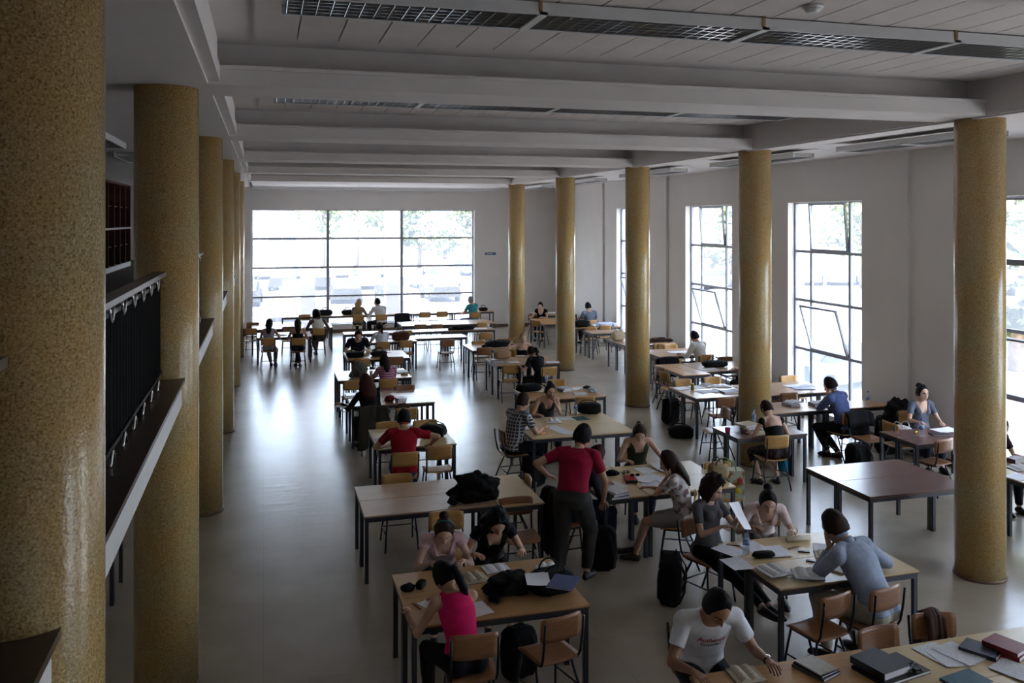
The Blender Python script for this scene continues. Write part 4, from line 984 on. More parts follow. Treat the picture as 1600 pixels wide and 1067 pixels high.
# --- middle block
person('blonde woman in black strapless top raising her right hand beside her face', (6.02, 20.25), 192, lean=14, head=(14, -4), hl=(-.12, .42, .79), hr=(.26, .22, 1.12), elbow=((-1, -.3, -.4), (1, .3, -.9)), palm=((0, 0, -1), (-1, .2, 0)), skin=SKINP, top=('strapless', (14, 14, 16)), bottom=('trousers', (24, 26, 32)), hair=('ponytail', 'blonde'), vox=MIDV)
person('woman in black T-shirt with brown ponytail leaning on the table, back turned', (c_blk[0]-.12, c_blk[1]), -18, lean=30, head=(36, -10), hl=(-.26, .40, .79), hr=(.12, .44, .79), skin=SKIN, top=('tee', (12, 12, 14)), bottom=('trousers', (14, 15, 20)), hair=('ponytail', 'brown'), vox=MIDV)
person('woman in grey tank top resting her head on her left hand', (4.62, 14.15), 184, lean=24, head=(16, -6, -10), hl='face', hr=(.22, .44, .79), skin=SKIN, top=('tank', (74, 74, 76)), bottom=('trousers', (20, 22, 30)), hair=('bun', 'black'), vox=NEARV)
person('man in black and white checked shirt and dark trousers seen in profile', (c_plaid[0]+.02, c_plaid[1]), 66, lean=15, head=(14, 8), hl=(-.14, .44, .80), hr=(.18, .42, .80), sex='m', skin=SKIN, top=('tee', m_pattern('checks', 'check', (.045, .05, .06, 1), (.50, .50, .52, 1), 1.25)), bottom=('trousers', (16, 17, 24)), hair=('short', 'brown'), vox=NEARV, feet=((-.05, .18), (.1, .36)))
person('woman in olive tank top looking down at papers across the table', (4.95, 11.12), 192, lean=20, head=(40, 8), hl=(-.36, .40, .80), hr=(.20, .36, .79), skin=SKINP, top=('tank', (58, 62, 42)), bottom=('trousers', (46, 60, 84)), hair=('ponytail', 'brown'), vox=NEARV, curl=(.35, .5))
person('seated person in jeans mostly hidden behind the standing man in red', (3.58, 9.80), 84, lean=25, head=(30, 0), hl=(-.16, .42, .79), hr=(.2, .42, .79), sex='m', top=('shirt', (34, 38, 48)), bottom=('trousers', (34, 46, 70)), hair=('short', 'darkred'), vox=NEARV)
person('standing man in crimson T-shirt and grey cargo trousers leaning over the table', (3.30, 9.16), 34, stand=.92, lean=34, head=(22, 30), hl=(-.36, .26, 1.06), hr=(.28, .34, .80), elbow=((-1, -.8, -.2), (1, -.6, -.3)), feet=((-.13, -.12), (.15, .06)), sex='m', s=1.04, skin=SKIN, top=('tee', (140, 10, 48)), bottom=('trousers', (58, 56, 54)), shoes=(30, 28, 28), hair=('short', 'black'), vox=.010)
person('woman in white flowered blouse holding her long dark hair, seen from behind', (c_flo[0]+.02, c_flo[1]-.02), -52, lean=12, head=(24, -8), hl='face', hr=(.15, .38, .80), feet=((-.12, .50), (.05, .55)), skin=SKIN, top=('vneck', m_pattern('flowers', 'flower', (.62, .58, .56, 1), (.20, .11, .12, 1))), bottom=('shorts', (150, 148, 140)), shoes=(50, 32, 26), hair=('long', 'brown'), vox=NEARV)
pg = person('curly-haired woman in grey T-shirt leaning back, reading a held sheet', (4.52, 8.26), 160, lean=-2, head=(24, -18), hl=(-.10, .28, .92), hr=(.12, .26, .88), feet=((-.06, .86), (.06, .92)), ankle_z=(.10, .12), skin=SKINP, top=('tee', (92, 90, 92)), bottom=('trousers', (14, 14, 18)), hair=('bob', 'brown'), vox=.010, shoes=(15, 15, 17))
person('woman with dark bun in pale pink T-shirt writing, head bowed', (5.20, 8.40), 198, lean=36, head=(34, 6), hl=(-.20, .46, .79), hr=(.16, .36, .79), skin=SKINP, top=('vneck', (226, 206, 202)), bottom=('capri', (90, 88, 84)), hair=('bun', 'black'), vox=.010)
person('man in light blue shirt bending over the table, broad back turned', (c_blue[0]+.06, c_blue[1]+.0), -20, lean=34, head=(30, -4), hl='face', hr=(.30, .36, .80), elbow=((-.6, .5, -.9), (1, -.5, -.7)), feet=((-.16, .34), (.18, .25)), sex='m', s=1.09, skin=SKIN, top=('shirt', (152, 162, 180)), bottom=('trousers', (168, 160, 145)), hair=('short', 'brown'), vox=.010)
pw = person('man in white T-shirt with red script lettering reading a book', (3.24, 6.06), 187, lean=25, head=(42, -4), hl=(-.34, .42, .80), hr=(.24, .48, .79), sex='m', s=1.03, skin=mat('skin_tan', (.36, .19, .115), rough=.5, var=.05), top=('tee', (224, 224, 228)), bottom=('trousers', (30, 32, 40)), hair=('short', 'black'), vox=.010)
hb_ = MB(); hb_.tube([ppk['hp'](V3((.090*math.cos(t), -.012+.0*t, .035+.098*math.sin(t)))) for t in [PI*k/16-.1 for k in range(18)]], .006, 6)
ob('hairband', hb_.mesh('hairband', col_mat((20, 110, 120), .5, 'plastic')), ppk['root'])
def print_on(pp, text, size, z, colr, dy=0, italic=.25, nm='printed_lettering'):
    cu = bpy.data.curves.new(nm, 'FONT'); cu.body = text; cu.size = size; cu.align_x = 'CENTER'; cu.shear = italic; cu.offset = .0012
    t = bpy.data.objects.new(nm, cu); C.objects.link(t); dg = bpy.context.evaluated_depsgraph_get(); me = bpy.data.meshes.new_from_object(t.evaluated_get(dg)); bpy.data.objects.remove(t)
    bm = bmesh.new(); bm.from_mesh(me); bmesh.ops.triangulate(bm, faces=bm.faces[:]); bmesh.ops.subdivide_edges(bm, edges=[e for e in bm.edges if e.calc_length() > .02], cuts=2)
    from mathutils.bvhtree import BVHTree
    tm_ = pp['top'].data; bv = BVHTree.FromPolygons([v.co for v in tm_.vertices], [tuple(p.vertices) for p in tm_.polygons])
    up_, fw_ = pp['un'], pp['fw']; c = pp['Cp']+up_*z+fw_*.4
    for v in bm.verts:
        x, y = v.co.x, v.co.y; q = c+V3((-x, 0, 0))+up_*y; h_ = bv.ray_cast(q, -fw_)
        v.co = h_[0]+fw_*.004 if h_[0] else q-fw_*.25
    bm.to_mesh(me); me.materials.clear(); me.materials.append(colr); return ob(nm, me, pp['root'])
print_on(pw, 'Authentic', .056, .02, mat('print_red', (.42, .03, .05), rough=.7))
print_on(pw, 'COUNTRY', .034, -.02, mat('print_dark', (.06, .03, .05), rough=.7), italic=0)
# --- right side
person('woman in black low-backed dress with patterned skirt, seen from behind', (c_bd[0]+.08, c_bd[1]), 0, lean=22, head=(34, -5), hl=(-.26, .36, .79), hr=(.18, .30, .79), skin=SKINP, top=('oneshoulder', (12, 12, 14)), bottom=('skirt', m_pattern('dark_print', 'flower', (.02, .018, .02, 1), (.12, .06, .06, 1), 1.6)), shoes=(24, 18, 16), hair=('crop', 'brown'), vox=NEARV, feet=((-.16, .16), (.12, .12)))
person('man in blue shirt and dark trousers holding his forehead by the window', c_by, -22, lean=18, head=(28, -10), hl='face', hr=(.1, .36, .79), sex='m', s=1.02, skin=SKIN, top=('shirt', (84, 98, 142)), bottom=('trousers', (14, 15, 22)), shoes=(34, 16, 16), hair=('short', 'black'), vox=NEARV, feet=((-.05, .22), (.0, .05)))
pgl = person('woman with glasses in grey-blue draped sleeveless top facing the room', (10.3, 11.88), 190, lean=6, head=(4, -4), hl=(-.1, .40, .79), hr=(.22, .36, .79), skin=SKINP, top=('vneck', (96, 102, 118)), bottom=('trousers', (22, 24, 34)), hair=('bun', 'black'), vox=NEARV)
person('man in white shirt with black hair at the middle side window', c_wab, -20, lean=14, head=(26, -14), hl=(-.26, .36, .79), hr=(.1, .34, .79), sex='m', skin=SKIN, top=('shirt', (214, 212, 204)), bottom=('trousers', (34, 34, 40)), hair=('short', 'black'), vox=MIDV)
person('boy in blue T-shirt writing, half hidden behind the second column', (10.02, 16.45), -78, lean=16, head=(26, 0), hl=(-.1, .36, .86), hr=(.15, .38, .80), sex='m', skin=SKIN, top=('tee', (52, 70, 104)), bottom=('trousers', (50, 48, 40)), hair=('short', 'brown'), vox=MIDV)
person('far person in grey T-shirt with dark tousled hair near the corner', c_gf, -6, lean=8, head=(20, -6), hl=(-.22, .34, .79), hr=(.18, .34, .79), sex='m', skin=SKIN, top=('tee', (98, 106, 118)), bottom=('trousers', (30, 32, 40)), hair=('short', 'black'), vox=FARV)
person('far woman in black mostly hidden by the fourth column', (8.95, 27.85), 210, lean=18, head=(26, 0), hl=(-.1, .38, .79), hr=(.3, .34, .79), skin=SKINP, top=('blouse', (14, 14, 16)), bottom=('trousers', (20, 20, 26)), hair=('ponytail', 'black'), vox=FARV)
person('person at the right edge mostly hidden by the big column', (9.82, 10.0), 182, lean=22, head=(28, 0), hl=(-.1, .40, .79), hr=(.2, .40, .79), skin=SKINP, top=('tee', (60, 40, 50)), bottom=('trousers', (24, 26, 34)), hair=('ponytail', 'black'), vox=MIDV)

gm_ = MB()
for q in (-1, 1): gm_.tube([pgl['hp'](V3((q*.032+.025*math.cos(t), .094, .004+.018*math.sin(t)))) for t in [2*PI*k/14 for k in range(15)]], .0022, 5); gm_.tube([pgl['hp'](V3((q*.057, .092, .008))), pgl['hp'](V3((q*.078, .0, .006)))], .002, 5)
gm_.tube([pgl['hp'](V3((-.008, .098, .006))), pgl['hp'](V3((.008, .098, .006)))], .002, 5)
ob('glasses', gm_.mesh('glasses', M_BLACK), pgl['root'])

# ------------------------------------------------------------------ things on and around the tables
TZ = .746
def place(px, py, z=TZ): x, y = at(px, py, z); return (x, y, z)
def book(label, loc, rz, w=.17, l=.24, t=.03, rgb=(60, 60, 65), group='closed books and folders', pages=True):
    o = thing('book', label, 'book', loc, R(rz), group); cm = col_mat(rgb, .45, 'cover'); e = .0025
    c = MB(); c.box(-w/2, -l/2, 0, w/2, l/2, e); c.box(-w/2, -l/2, t-e, w/2, l/2, t); c.box(-w/2, -l/2, e, -w/2+e, l/2, t-e)
    ob('cover', c.mesh('cover', cm), o); ob('pages', MB().box(-w/2+e, -l/2+.004, e, w/2-.005, l/2-.004, t-e).mesh('pages', M_PLAIN if pages else M_CREAM), o)
    return o
def openbook(label, loc, rz, w=.19, l=.26, t=.03, cream=False, cover=(70, 70, 80)):
    o = thing('open_book', label, 'book', loc, R(rz), 'open books'); mt = m_cream_t if cream else M_PAPER
    ob('cover', MB().box(-w-.004, -l/2-.004, 0, w+.004, l/2+.004, .003).mesh('cover', col_mat(cover, .5, 'cover')), o)
    for s in (-1, 1):
        n = 8; pr = [(s*w*i/n, .004+t*(.25+.75*math.sin(PI*min(1, (i/n)*1.25+.06))**.8 if i/n < .78 else .25+.3*(1-i/n))) for i in range(n+1)]
        m = MB(); vs_ = [(x, y, z) for y in (-l/2, l/2) for x, z in pr]+[(x, y, .003) for y in (-l/2, l/2) for x, z in pr]; k = n+1; fs_ = []
        for i in range(n): fs_ += [(i, i+1, k+i+1, k+i), (2*k+i, 3*k+i, 3*k+i+1, 2*k+i+1), (i, 2*k+i, 2*k+i+1, i+1), (k+i, k+i+1, 3*k+i+1, 3*k+i)]
        fs_ += [(n, k+n, 3*k+n, 2*k+n), (0, 2*k, 3*k, k)]
        m.add(vs_, fs_, 0, False); ob('page_block', m.mesh('page_block', mt), o)
    return o
m_cream_t = m_pattern('printed_cream', 'text', (.66, .60, .46, 1), (.36, .30, .22, 1))
def sheet(label, loc, rz, w=.21, l=.297, text=True, curl=.004, name='paper_sheet', group='loose papers', mt=None):
    o = thing(name, label, 'paper', loc, R(rz), group); n = 6; m = MB(); P = []
    for z0 in (0, .0015):
        for j in range(n+1):
            for i in range(n+1):
                u, v = i/n-.5, j/n-.5; P.append((u*w, v*l, z0+curl*(1+math.sin(u*4+rz)*(2*v)*1.0)*(abs(u)+abs(v))))
    k = (n+1)**2; F = []
    for j in range(n):
        for i in range(n):
            a = j*(n+1)+i; F += [(k+a, k+a+1, k+a+n+2, k+a+n+1), (a, a+n+1, a+n+2, a+1)]
    rim = list(range(n+1))+[(j+1)*(n+1)-1 for j in range(1, n+1)]+[n*(n+1)+i for i in range(n-1, -1, -1)]+[j*(n+1) for j in range(n-1, 0, -1)]
    for a, c in zip(rim, rim[1:]+rim[:1]): F.append((a, c, c+k, a+k))
    m.add(P, F, 0, False); ob('sheet', m.mesh('sheet', mt or (M_PAPER if text else M_PLAIN)), o); return o
def bottle(label, loc, h=.22, r=.032, cap=(30, 60, 150), band=(120, 150, 190)):
    o = thing('water_bottle', label, 'bottle', loc, 0, 'plastic water bottles')
    ob('bottle_body', MB().lathe([(r*.85, 0), (r, .008), (r, h*.3), (r*.92, h*.34), (r, h*.38), (r, h*.66), (r*.8, h*.76), (r*.42, h*.88), (r*.40, h*.94)], n=20).mesh('bottle_body', M_PET), o)
    ob('cap', MB().lathe([(r*.46, h*.92), (r*.46, h*.995), (r*.40, h)], n=16).mesh('cap', col_mat(cap, .4, 'plastic')), o)
    ob('label_band', MB().lathe([(r*1.015, h*.40), (r*1.015, h*.62)], n=20).mesh('label_band', col_mat(band, .5, 'plastic')), o); return o
def sbox(m, c, dim, e=.35, n=16, nv=12, nz=.0, seed=0, mi=0, M=None, zflat=None):
    """superellipsoid soft box"""
    def fn(d, p):
        q = V3([math.copysign(abs(x)**e, x) for x in d]); l = max(1e-6, (abs(q.x)**(2/e*.5)+abs(q.y)**(2/e*.5)+abs(q.z)**(2/e*.5)))
        v = V3((q.x*dim[0], q.y*dim[1], q.z*dim[2])); v *= 1+nz*mnoise.noise(d*2.6+V3((seed, 0, 0)))+nz*.4*mnoise.noise(d*7+V3((0, seed, 0)))
        if zflat is not None and v.z < zflat: v.z = zflat
        return v
    return m.blob(c, dim, n, nv, mi, fn, M)
def backpack(label, loc, rz, lying=False, rgb=(14, 14, 16), pocket=(24, 24, 27), sc=1.0, group='bags and backpacks', accent=None):
    o = thing('backpack', label, 'bag', loc, R(rz), group); w, d, h = .16*sc, .10*sc, .225*sc
    M = Matrix.Rotation(-PI/2, 4, 'X') if lying else Matrix.Identity(4); c = V3((0, 0, d*.98)) if lying else V3((0, 0, h*.98))
    T = lambda p: c+M @ V3(p); seed = random.random()*20
    m = MB(); sbox(m, c, (w, d, h), .5, 22, 16, .10, seed, M=M); ob('bag_body', m.mesh('bag_body', col_mat(rgb)), o)
    m = MB(); sbox(m, T((0, d*.72, -h*.30)), (w*.78, d*.48, h*.50), .45, 16, 12, .08, seed+3, M=M); ob('front_pocket', m.mesh('front_pocket', col_mat(pocket)), o)
    for s in (-1, 1):
        ob('strap', MB().tube([T((s*w*.45, -d*.8, h*.8)), T((s*w*.6, -d*1.35, h*.35)), T((s*w*.75, -d*1.3, -h*.3)), T((s*w*.8, -d*.8, -h*.8))], .022*sc, 8, flat=.006).mesh('strap', col_mat(pocket)), o)
    ob('handle', MB().tube([T((-w*.25, -d*.5, h*.92)), T((-w*.15, -d*.5, h*1.12)), T((w*.15, -d*.5, h*1.12)), T((w*.25, -d*.5, h*.92))], .008*sc, 6).mesh('handle', col_mat(pocket)), o)
    z = [T((w*.80*math.cos(t), d*(1.02-.3*abs(math.cos(t))), h*(.15+.62*math.sin(t)))) for t in [PI*k/8 for k in range(9)]]
    ob('zip', MB().tube(z, .004*sc, 5).mesh('zip', col_mat(accent or (60, 60, 64), .4, 'plastic')), o); return o
def softbag(label, loc, rz, w=.17, d=.09, h=.10, rgb=(16, 16, 18), handles=True, strap=None, name='shoulder_bag', group='bags and backpacks', nz=.14, mt=None):
    o = thing(name, label, 'bag', loc, R(rz), group); sd_ = random.random()*30; mt = mt or col_mat(rgb)
    m = MB(); sbox(m, (0, 0, h*.97), (w, d, h), .6, 24, 16, nz, sd_, zflat=-h*.97); ob('bag_body', m.mesh('bag_body', mt), o)
    ob('flap', sbox(MB(), (0, d*.35, h*1.35), (w*.85, d*.75, h*.55), .55, 18, 12, .1, sd_+1).mesh('flap', mt), o)
    if handles:
        hm2 = col_mat(strap or rgb) if not strap else col_mat(strap, .6, 'leather')
        for s in (-1, 1): ob('handle', MB().tube([(-w*.5, s*d*.4, h*1.7)]+[(-w*.5*math.cos(t), s*d*(.4+.3*math.sin(t)), h*1.7+.10*math.sin(t)) for t in [PI*k/7 for k in range(1, 7)]]+[(w*.5, s*d*.4, h*1.7)], .008, 6).mesh('handle', hm2), o)
    return o
def heap(label, loc, rz, dims, rgb, name='jacket', cat='jacket', nz=.45, group='coats and jackets', sleeve=True):
    """a crumpled garment dropped on a surface"""
    o = thing(name, label, cat, loc, R(rz), group); sd_ = random.random()*40; a, b_, h = dims; mt = col_mat(rgb)
    def fn(d, p):
        n_ = mnoise.noise(d*2.1+V3((sd_, 0, 0)))*nz+mnoise.noise(d*5+V3((0, sd_, 0)))*nz*.35+.05*abs(math.sin(d.x*9+d.y*5+sd_))
        q = V3((p.x*(1+n_), p.y*(1+n_), p.z*(1+n_*.7))); q.z = max(q.z, -h*.42); return q
    ob('cloth', MB().blob((0, 0, h*.43), (a, b_, h*.75), 40, 26, 0, fn).mesh('cloth', mt), o)
    if sleeve:
        ob('sleeve', MB().tube([(-a*.5, 0, h*.5), (-a*.9, -b_*.3, h*.35), (-a*1.15, -b_*.7, .035), (-a*1.0, -b_*1.1, .03)], [.06, .055, .045, .04], 10, flat=[.04, .035, .03, .025]).mesh('sleeve', mt), o)
        ob('collar', MB().tube([(a*.2, b_*.4, h*.75), (a*.4, 0, h*.95), (a*.25, -b_*.4, h*.8)], [.03, .04, .03], 8).mesh('collar', mt), o)
    return o
def drape(label, x, y, h, rgb, zb=.35, group='coats and jackets', name='coat', wide=.25, mt=None):
    """a coat hung over the backrest of the chair standing at x, y"""
    rz = -R(h); o = thing(name, label, 'jacket', (x, y, 0), rz, group); sd_ = random.random()*40; n = 18; rings = []
    prof = [(-.335, zb), (-.325, .5), (-.315, .70), (-.29, .825), (-.235, .86), (-.17, .825), (-.135, .70), (-.13, .62)]
    prof2 = [(-.27, zb), (-.27, .5), (-.265, .68), (-.255, .80), (-.235, .825), (-.20, .79), (-.165, .68), (-.16, .62)]
    m = MB(); R_ = []
    for pr in (prof, prof2):
        for k, (yy, zz) in enumerate(pr):
            row = []
            for i in range(n+1):
                u = i/n-.5; ww = wide*(1+.10*(zz < .6)); nn = mnoise.noise(V3((u*7+sd_, zz*3, 0)))
                row.append((u*2*ww, yy+(.030*nn if pr is prof else .015*nn)-.12*u*u*(1 if k < 5 else -1)*.6, zz-.10*u*u+(.05*nn if k == 0 else 0)))
            R_.append(row)
    K = len(prof); vs_ = [p for r in R_ for p in r]; F = []
    def q(a, b_, c, d): F.append((a, b_, c, d))
    ix = lambda s, k, i: (s*K+k)*(n+1)+i
    for k in range(K-1):
        for i in range(n): q(ix(0, k, i), ix(0, k, i+1), ix(0, k+1, i+1), ix(0, k+1, i)); q(ix(1, k, i), ix(1, k+1, i), ix(1, k+1, i+1), ix(1, k, i+1))
    for i in range(n): q(ix(0, 0, i), ix(1, 0, i), ix(1, 0, i+1), ix(0, 0, i+1)); q(ix(0, K-1, i), ix(0, K-1, i+1), ix(1, K-1, i+1), ix(1, K-1, i))
    for k in range(K-1): q(ix(0, k, 0), ix(0, k+1, 0), ix(1, k+1, 0), ix(1, k, 0)); q(ix(0, k, n), ix(1, k, n), ix(1, k+1, n), ix(0, k+1, n))
    m.add(vs_, F, 0, True); mt = mt or col_mat(rgb); ob('cloth', m.mesh('cloth', mt), o)
    ob('sleeve', MB().tube([(wide*.8, -.27, .74), (wide*.95, -.30, .6), (wide*.95, -.33, zb+.05)], [.035, .042, .034], 10, flat=.022).mesh('sleeve', mt), o); return o
def small(name, label, cat, loc, rz, mb, mt, group=None, extra=None):
    o = thing(name, label, cat, loc, R(rz), group); ob(extra or 'shell', mb.mesh(extra or 'shell', mt), o); return o
def phone(label, px, py, rz, grp='mobile phones'):
    o = small('mobile_phone', label, 'phone', place(px, py), rz, MB().box(-.026, -.055, 0, .026, .055, .012), col_mat((26, 26, 30), .3, 'plastic'), grp, 'case'); bevel(o.children[0], .004, 2)
    ob('screen', MB().box(-.02, .0, .012, .02, .045, .0126).mesh('screen', col_mat((90, 96, 104), .2, 'plastic')), o); return o
def pen(label, px, py, rz, rgb, z=TZ):
    o = small('pen', label, 'pen', place(px, py, z), rz, MB().tube([(-.07, 0, .006), (.055, 0, .006), (.07, 0, .004)], [.005, .005, .0015], 8), col_mat(rgb, .3, 'plastic'), 'pens and pencils', 'barrel')
    ob('clip', MB().box(-.068, -.0015, .011, -.03, .0015, .0125).mesh('clip', M_CHROME), o); return o

# bottom-left table
heap('black crumpled jacket heaped on the orange wood table beside the open books', place(795, 925), 20, (.20, .13, .14), (10, 10, 12))
softbag('large black leather bag on the orange wood table, right end', place(862, 925), 8, .20, .12, .10, (9, 9, 11))
openbook('thick open book with cream pages before the woman in pink', place(742, 905), 8, .11, .19, .04, True)
openbook('spiral atlas lying open with blue-green pictures near the dark-haired woman', place(775, 889), 6, .12, .19, .012, False)
openbook('thick white book lying open at the far right of the orange table', place(855, 892), -15, .11, .19, .05, False)
sheet('white ring-binder page resting above the black bags', (at(840, 905, .95)[0], at(840, 905, .95)[1], .95), -12, .2, .26, False)
book('slim blue folder lying on top of the black bag', (at(880, 910, .95)[0], at(880, 910, .95)[1], .945), -35, .22, .28, .012, (60, 76, 120))
sheet('white notebook page by the woman in magenta\'s elbow', place(745, 952), 10, .21, .26, False)
sheet('small folded white paper before the woman in magenta', place(672, 945), 30, .14, .2, False)
heap('small black scarf or strap on the left end of the orange table', place(637, 922), 10, (.06, .05, .05), (14, 12, 12), 'scarf', 'scarf', .3, 'scarves', False)
softbag('small dark pencil pouch lying on the left end of the orange table', place(658, 918), 60, .07, .035, .03, (26, 22, 20), False, name='pencil_case', group='pencil cases')
pen('dark red pen on the left end of the orange table', 651, 948, 110, (120, 20, 24))
pen('teal marker beside the thick cream book', 722, 918, 20, (30, 110, 130))
backpack('dark rucksack on the floor under the orange wood table', (2.15, 7.35, 0), 20, False, (12, 12, 14))
heap('big black jacket lying on the long empty brown table', place(742, 780), 0, (.27, .16, .26), (9, 9, 11))
# red T-shirt man's table
backpack('black and beige backpack lying on the pale yellow table', place(677, 681), 70, True, (26, 25, 26), (120, 112, 96), .85, accent=(190, 90, 60))
openbook('open notebook left of the man in red T-shirt', place(599, 687), 0, .11, .18, .015)
sheet('printed sheet left of the man in red T-shirt', place(604, 695), -5)
# curly woman table
drape('grey-brown coat over the red-haired woman\'s chair', c_curly[0], c_curly[1], 5, (62, 58, 50), .15)
backpack('brown canvas backpack hanging on the chair beside the coat', (at(628, 650, .6)[0], at(628, 650, .6)[1]-.12, .48), 10, False, (74, 54, 34), (54, 40, 28), .8)
sheet('white sheet held by the red-haired woman over the table edge', (at(535, 634, .8)[0], at(535, 634, .8)[1], .80), 60, .3, .22, False, .01)
sheet('white sheet at the far left corner of the red-haired woman\'s table', place(552, 620), 0, .3, .25, False)
for i, (c, t) in enumerate([((170, 60, 60), .035), ((190, 180, 150), .025), ((200, 200, 196), .02)]):
    book(['lowest, red-covered book of the small stack right of the curls', 'middle beige book of the small stack right of the curls', 'top white book of the small stack right of the curls'][i], (*at(626, 627, .76), TZ+[0, .035, .06][i]), 5+6*i, .16, .2, t, c)
heap('crumpled red and beige pouch beside the small stack of books', place(609, 627), 0, (.08, .06, .09), (130, 40, 44), 'pouch', 'pouch', .4, 'pencil cases', False)
# striped top table
heap('grey patterned scarf or bag heaped on the table left of the striped top', place(561, 588), 0, (.16, .12, .26), (96, 96, 90), 'scarf', 'scarf', .35, 'scarves')
o = small('cup', 'small beige cup beside the striped-top woman\'s hand', 'cup', place(580, 586), 0, MB().lathe([(.03, 0), (.038, .09), (.034, .09), (.026, .006)], n=16), col_mat((190, 170, 160), .5, 'plastic'), 'cups', 'wall')
sheet('open newspaper pages before the woman in striped top', place(593, 587), 5, .26, .2)
book('pale green folder right of the woman in striped top', place(627, 581), 10, .24, .3, .02, (150, 176, 160))
heap('small tan bag near the right edge of the striped-top table', place(632, 585.5), 0, (.08, .05, .035), (150, 112, 70), 'pouch', 'pouch', .25, 'pencil cases', False)
softbag('left black bag under the hands of the person in navy', place(555, 558), 0, .21, .12, .07, (10, 10, 13))
softbag('right black bag on the table of the person in navy', place(592, 556), 0, .20, .11, .06, (12, 13, 17))
pen('black pen on the white-gleaming right part of the navy T-shirt table', 607, 551, 20, (14, 14, 16))
softbag('brown leather handbag on the table by the ponytail woman', place(626, 532), 0, .24, .12, .12, (78, 44, 30))
sheet('white papers between the ponytail woman and brown handbag', place(610, 529), 0, .26, .22)
# far rows
heap('black bag with papers sliding over the long gleaming table row', place(722, 515), 0, (.36, .14, .12), (16, 16, 20), 'coat', 'jacket', .3)
sheet('white sheet left of the black bag in the gleaming row', place(690, 517), 4, .4, .2, False, .003)
sheet('white papers beside the cup on the long row', place(748, 513.5), 0, .5, .2)
o = small('cup', 'white paper cup near the right end of the long row', 'cup', place(763, 512.5), 0, MB().lathe([(.028, 0), (.04, .13), (.036, .13), (.024, .006)], n=16), M_PLAIN, 'cups', 'wall')
softbag('dark bag on the window tables left of the blonde person', (*aty(543, 30.4), TZ), 0, .2, .12, .09, (22, 24, 30))
softbag('black bag near the left mullion on the window tables', (*aty(508, 30.4), TZ), 0, .24, .12, .10, (20, 22, 28))
drape('black coat over a chair right of the man in white shirt', *[c_wm[0]+.72, c_wm[1]+.05], 0, (14, 15, 20), .42)
chair_xy(c_wm[0]+.72, c_wm[1]+.05, 0, 'chair under the black coat by the end window')
softbag('black bag at the right end of the window tables', (*aty(755, 30.4), TZ), 0, .16, .10, .06, (14, 14, 17))
o = small('cup', 'dark cup between the blonde person and the man in white', 'cup', (*aty(578, 30.35), TZ), 0, MB().lathe([(.03, 0), (.036, .10), (.032, .10), (.026, .006)], n=14), col_mat((60, 40, 44), .4, 'plastic'), 'cups', 'wall')
openbook('open magazine before the woman in lilac camisole', place(438, 524), 20, .16, .26, .015)
# middle block
heap('long black coat lying on the table before the fifth column', place(779, 541), 0, (.38, .16, .13), (10, 10, 12), 'coat', 'jacket', .25)
sheet('white paper beside the long black coat', place(803, 540), 0)
softbag('beige paper bag on the table of the blonde woman', place(785, 560), 0, .20, .10, .10, (172, 140, 108), False, name='paper_bag', nz=.2)
book('dark flat box under the beige paper bag', place(779, 567), 0, .32, .18, .06, (54, 44, 38))
sheet('white leaflet left of the dark flat box', place(772, 563), 30, .2, .25, False, .01)
sheet('white printed papers near the front of the blonde woman\'s table', place(803, 566), 5, .25, .22)
openbook('open book before the blonde woman', place(815, 557), 5, .14, .2, .02, True)
sheet('white paper at the right end of the blonde woman\'s table', place(864, 566), -10, .3, .22)
softbag('large black bag on the brown table behind the thinking woman', place(826, 611), 5, .24, .12, .07, (9, 9, 11))
openbook('open book leaning beside the large black bag', place(848, 612), -30, .14, .22, .02, True)
for i in range(2): book(['lower grey book on the brown table behind the thinking woman', 'upper white book on the brown table behind the thinking woman'][i], (*at(882, 609, .76), TZ+.032*i), 8+10*i, .2, .26, .03, [(90, 98, 110), (190, 192, 196)][i])
sheet('white sheets in the middle of the brown table', place(903, 607), 10, .3, .25, False)
book('flat white book at the near edge of the brown table', place(906, 616), -5, .24, .18, .02, (205, 205, 208))
heap('small black pouch at the far right of the brown table', place(917, 607), 0, (.07, .05, .05), (12, 12, 14), 'pouch', 'pouch', .3, 'pencil cases', False)
heap('ball of crumpled clear plastic wrap on the brown table', place(926, 613), 0, (.08, .07, .08), (178, 182, 190), 'plastic_wrap', 'wrapper', .5, 'wrappers', False)
bottle('clear bottle with blue cap behind the large black bag', place(854, 600))
bottle('clear bottle with blue cap before the black bag with yellow zip', place(899, 647), .24)
backpack('black bag with yellow zip on the yellow table', place(920, 645), 75, True, (14, 14, 16), (22, 22, 25), .85, accent=(190, 200, 40))
book('dark green folder lying on the yellow table', place(907, 654), 5, .22, .26, .008, (14, 74, 74))
sheet('white sheets under the thinking woman\'s forearm', place(884, 654), -8, .30, .24)
openbook('thick open book between the man in checks and thinking woman', place(865, 659), -12, .12, .2, .035)
openbook('open notebook under the forearm of the man in checks', place(828, 670), -10, .13, .2, .02)
sheet('left loose sheet at the near edge of the yellow table', place(868, 669), 14)
sheet('right loose sheet at the near edge of the yellow table', place(883, 675), 20)
o = small('highlighter', 'orange and green highlighter pens at the checked man\'s table corner', 'pen', place(848, 678), 30, MB().tube([(-.05, 0, .011), (.05, 0, .011)], .010, 8), col_mat((255, 110, 40), .4, 'plastic'), 'pens and pencils', 'barrel')
ob('cap', MB().tube([(-.065, .0, .011), (-.04, 0, .011)], .0115, 8).mesh('cap', col_mat((50, 160, 70), .4, 'plastic')), o)
backpack('dark backpack on the floor below the man in checks', (*at(835, 760, 0), 0), 20, False, (16, 20, 20), (24, 28, 28), 1.0)
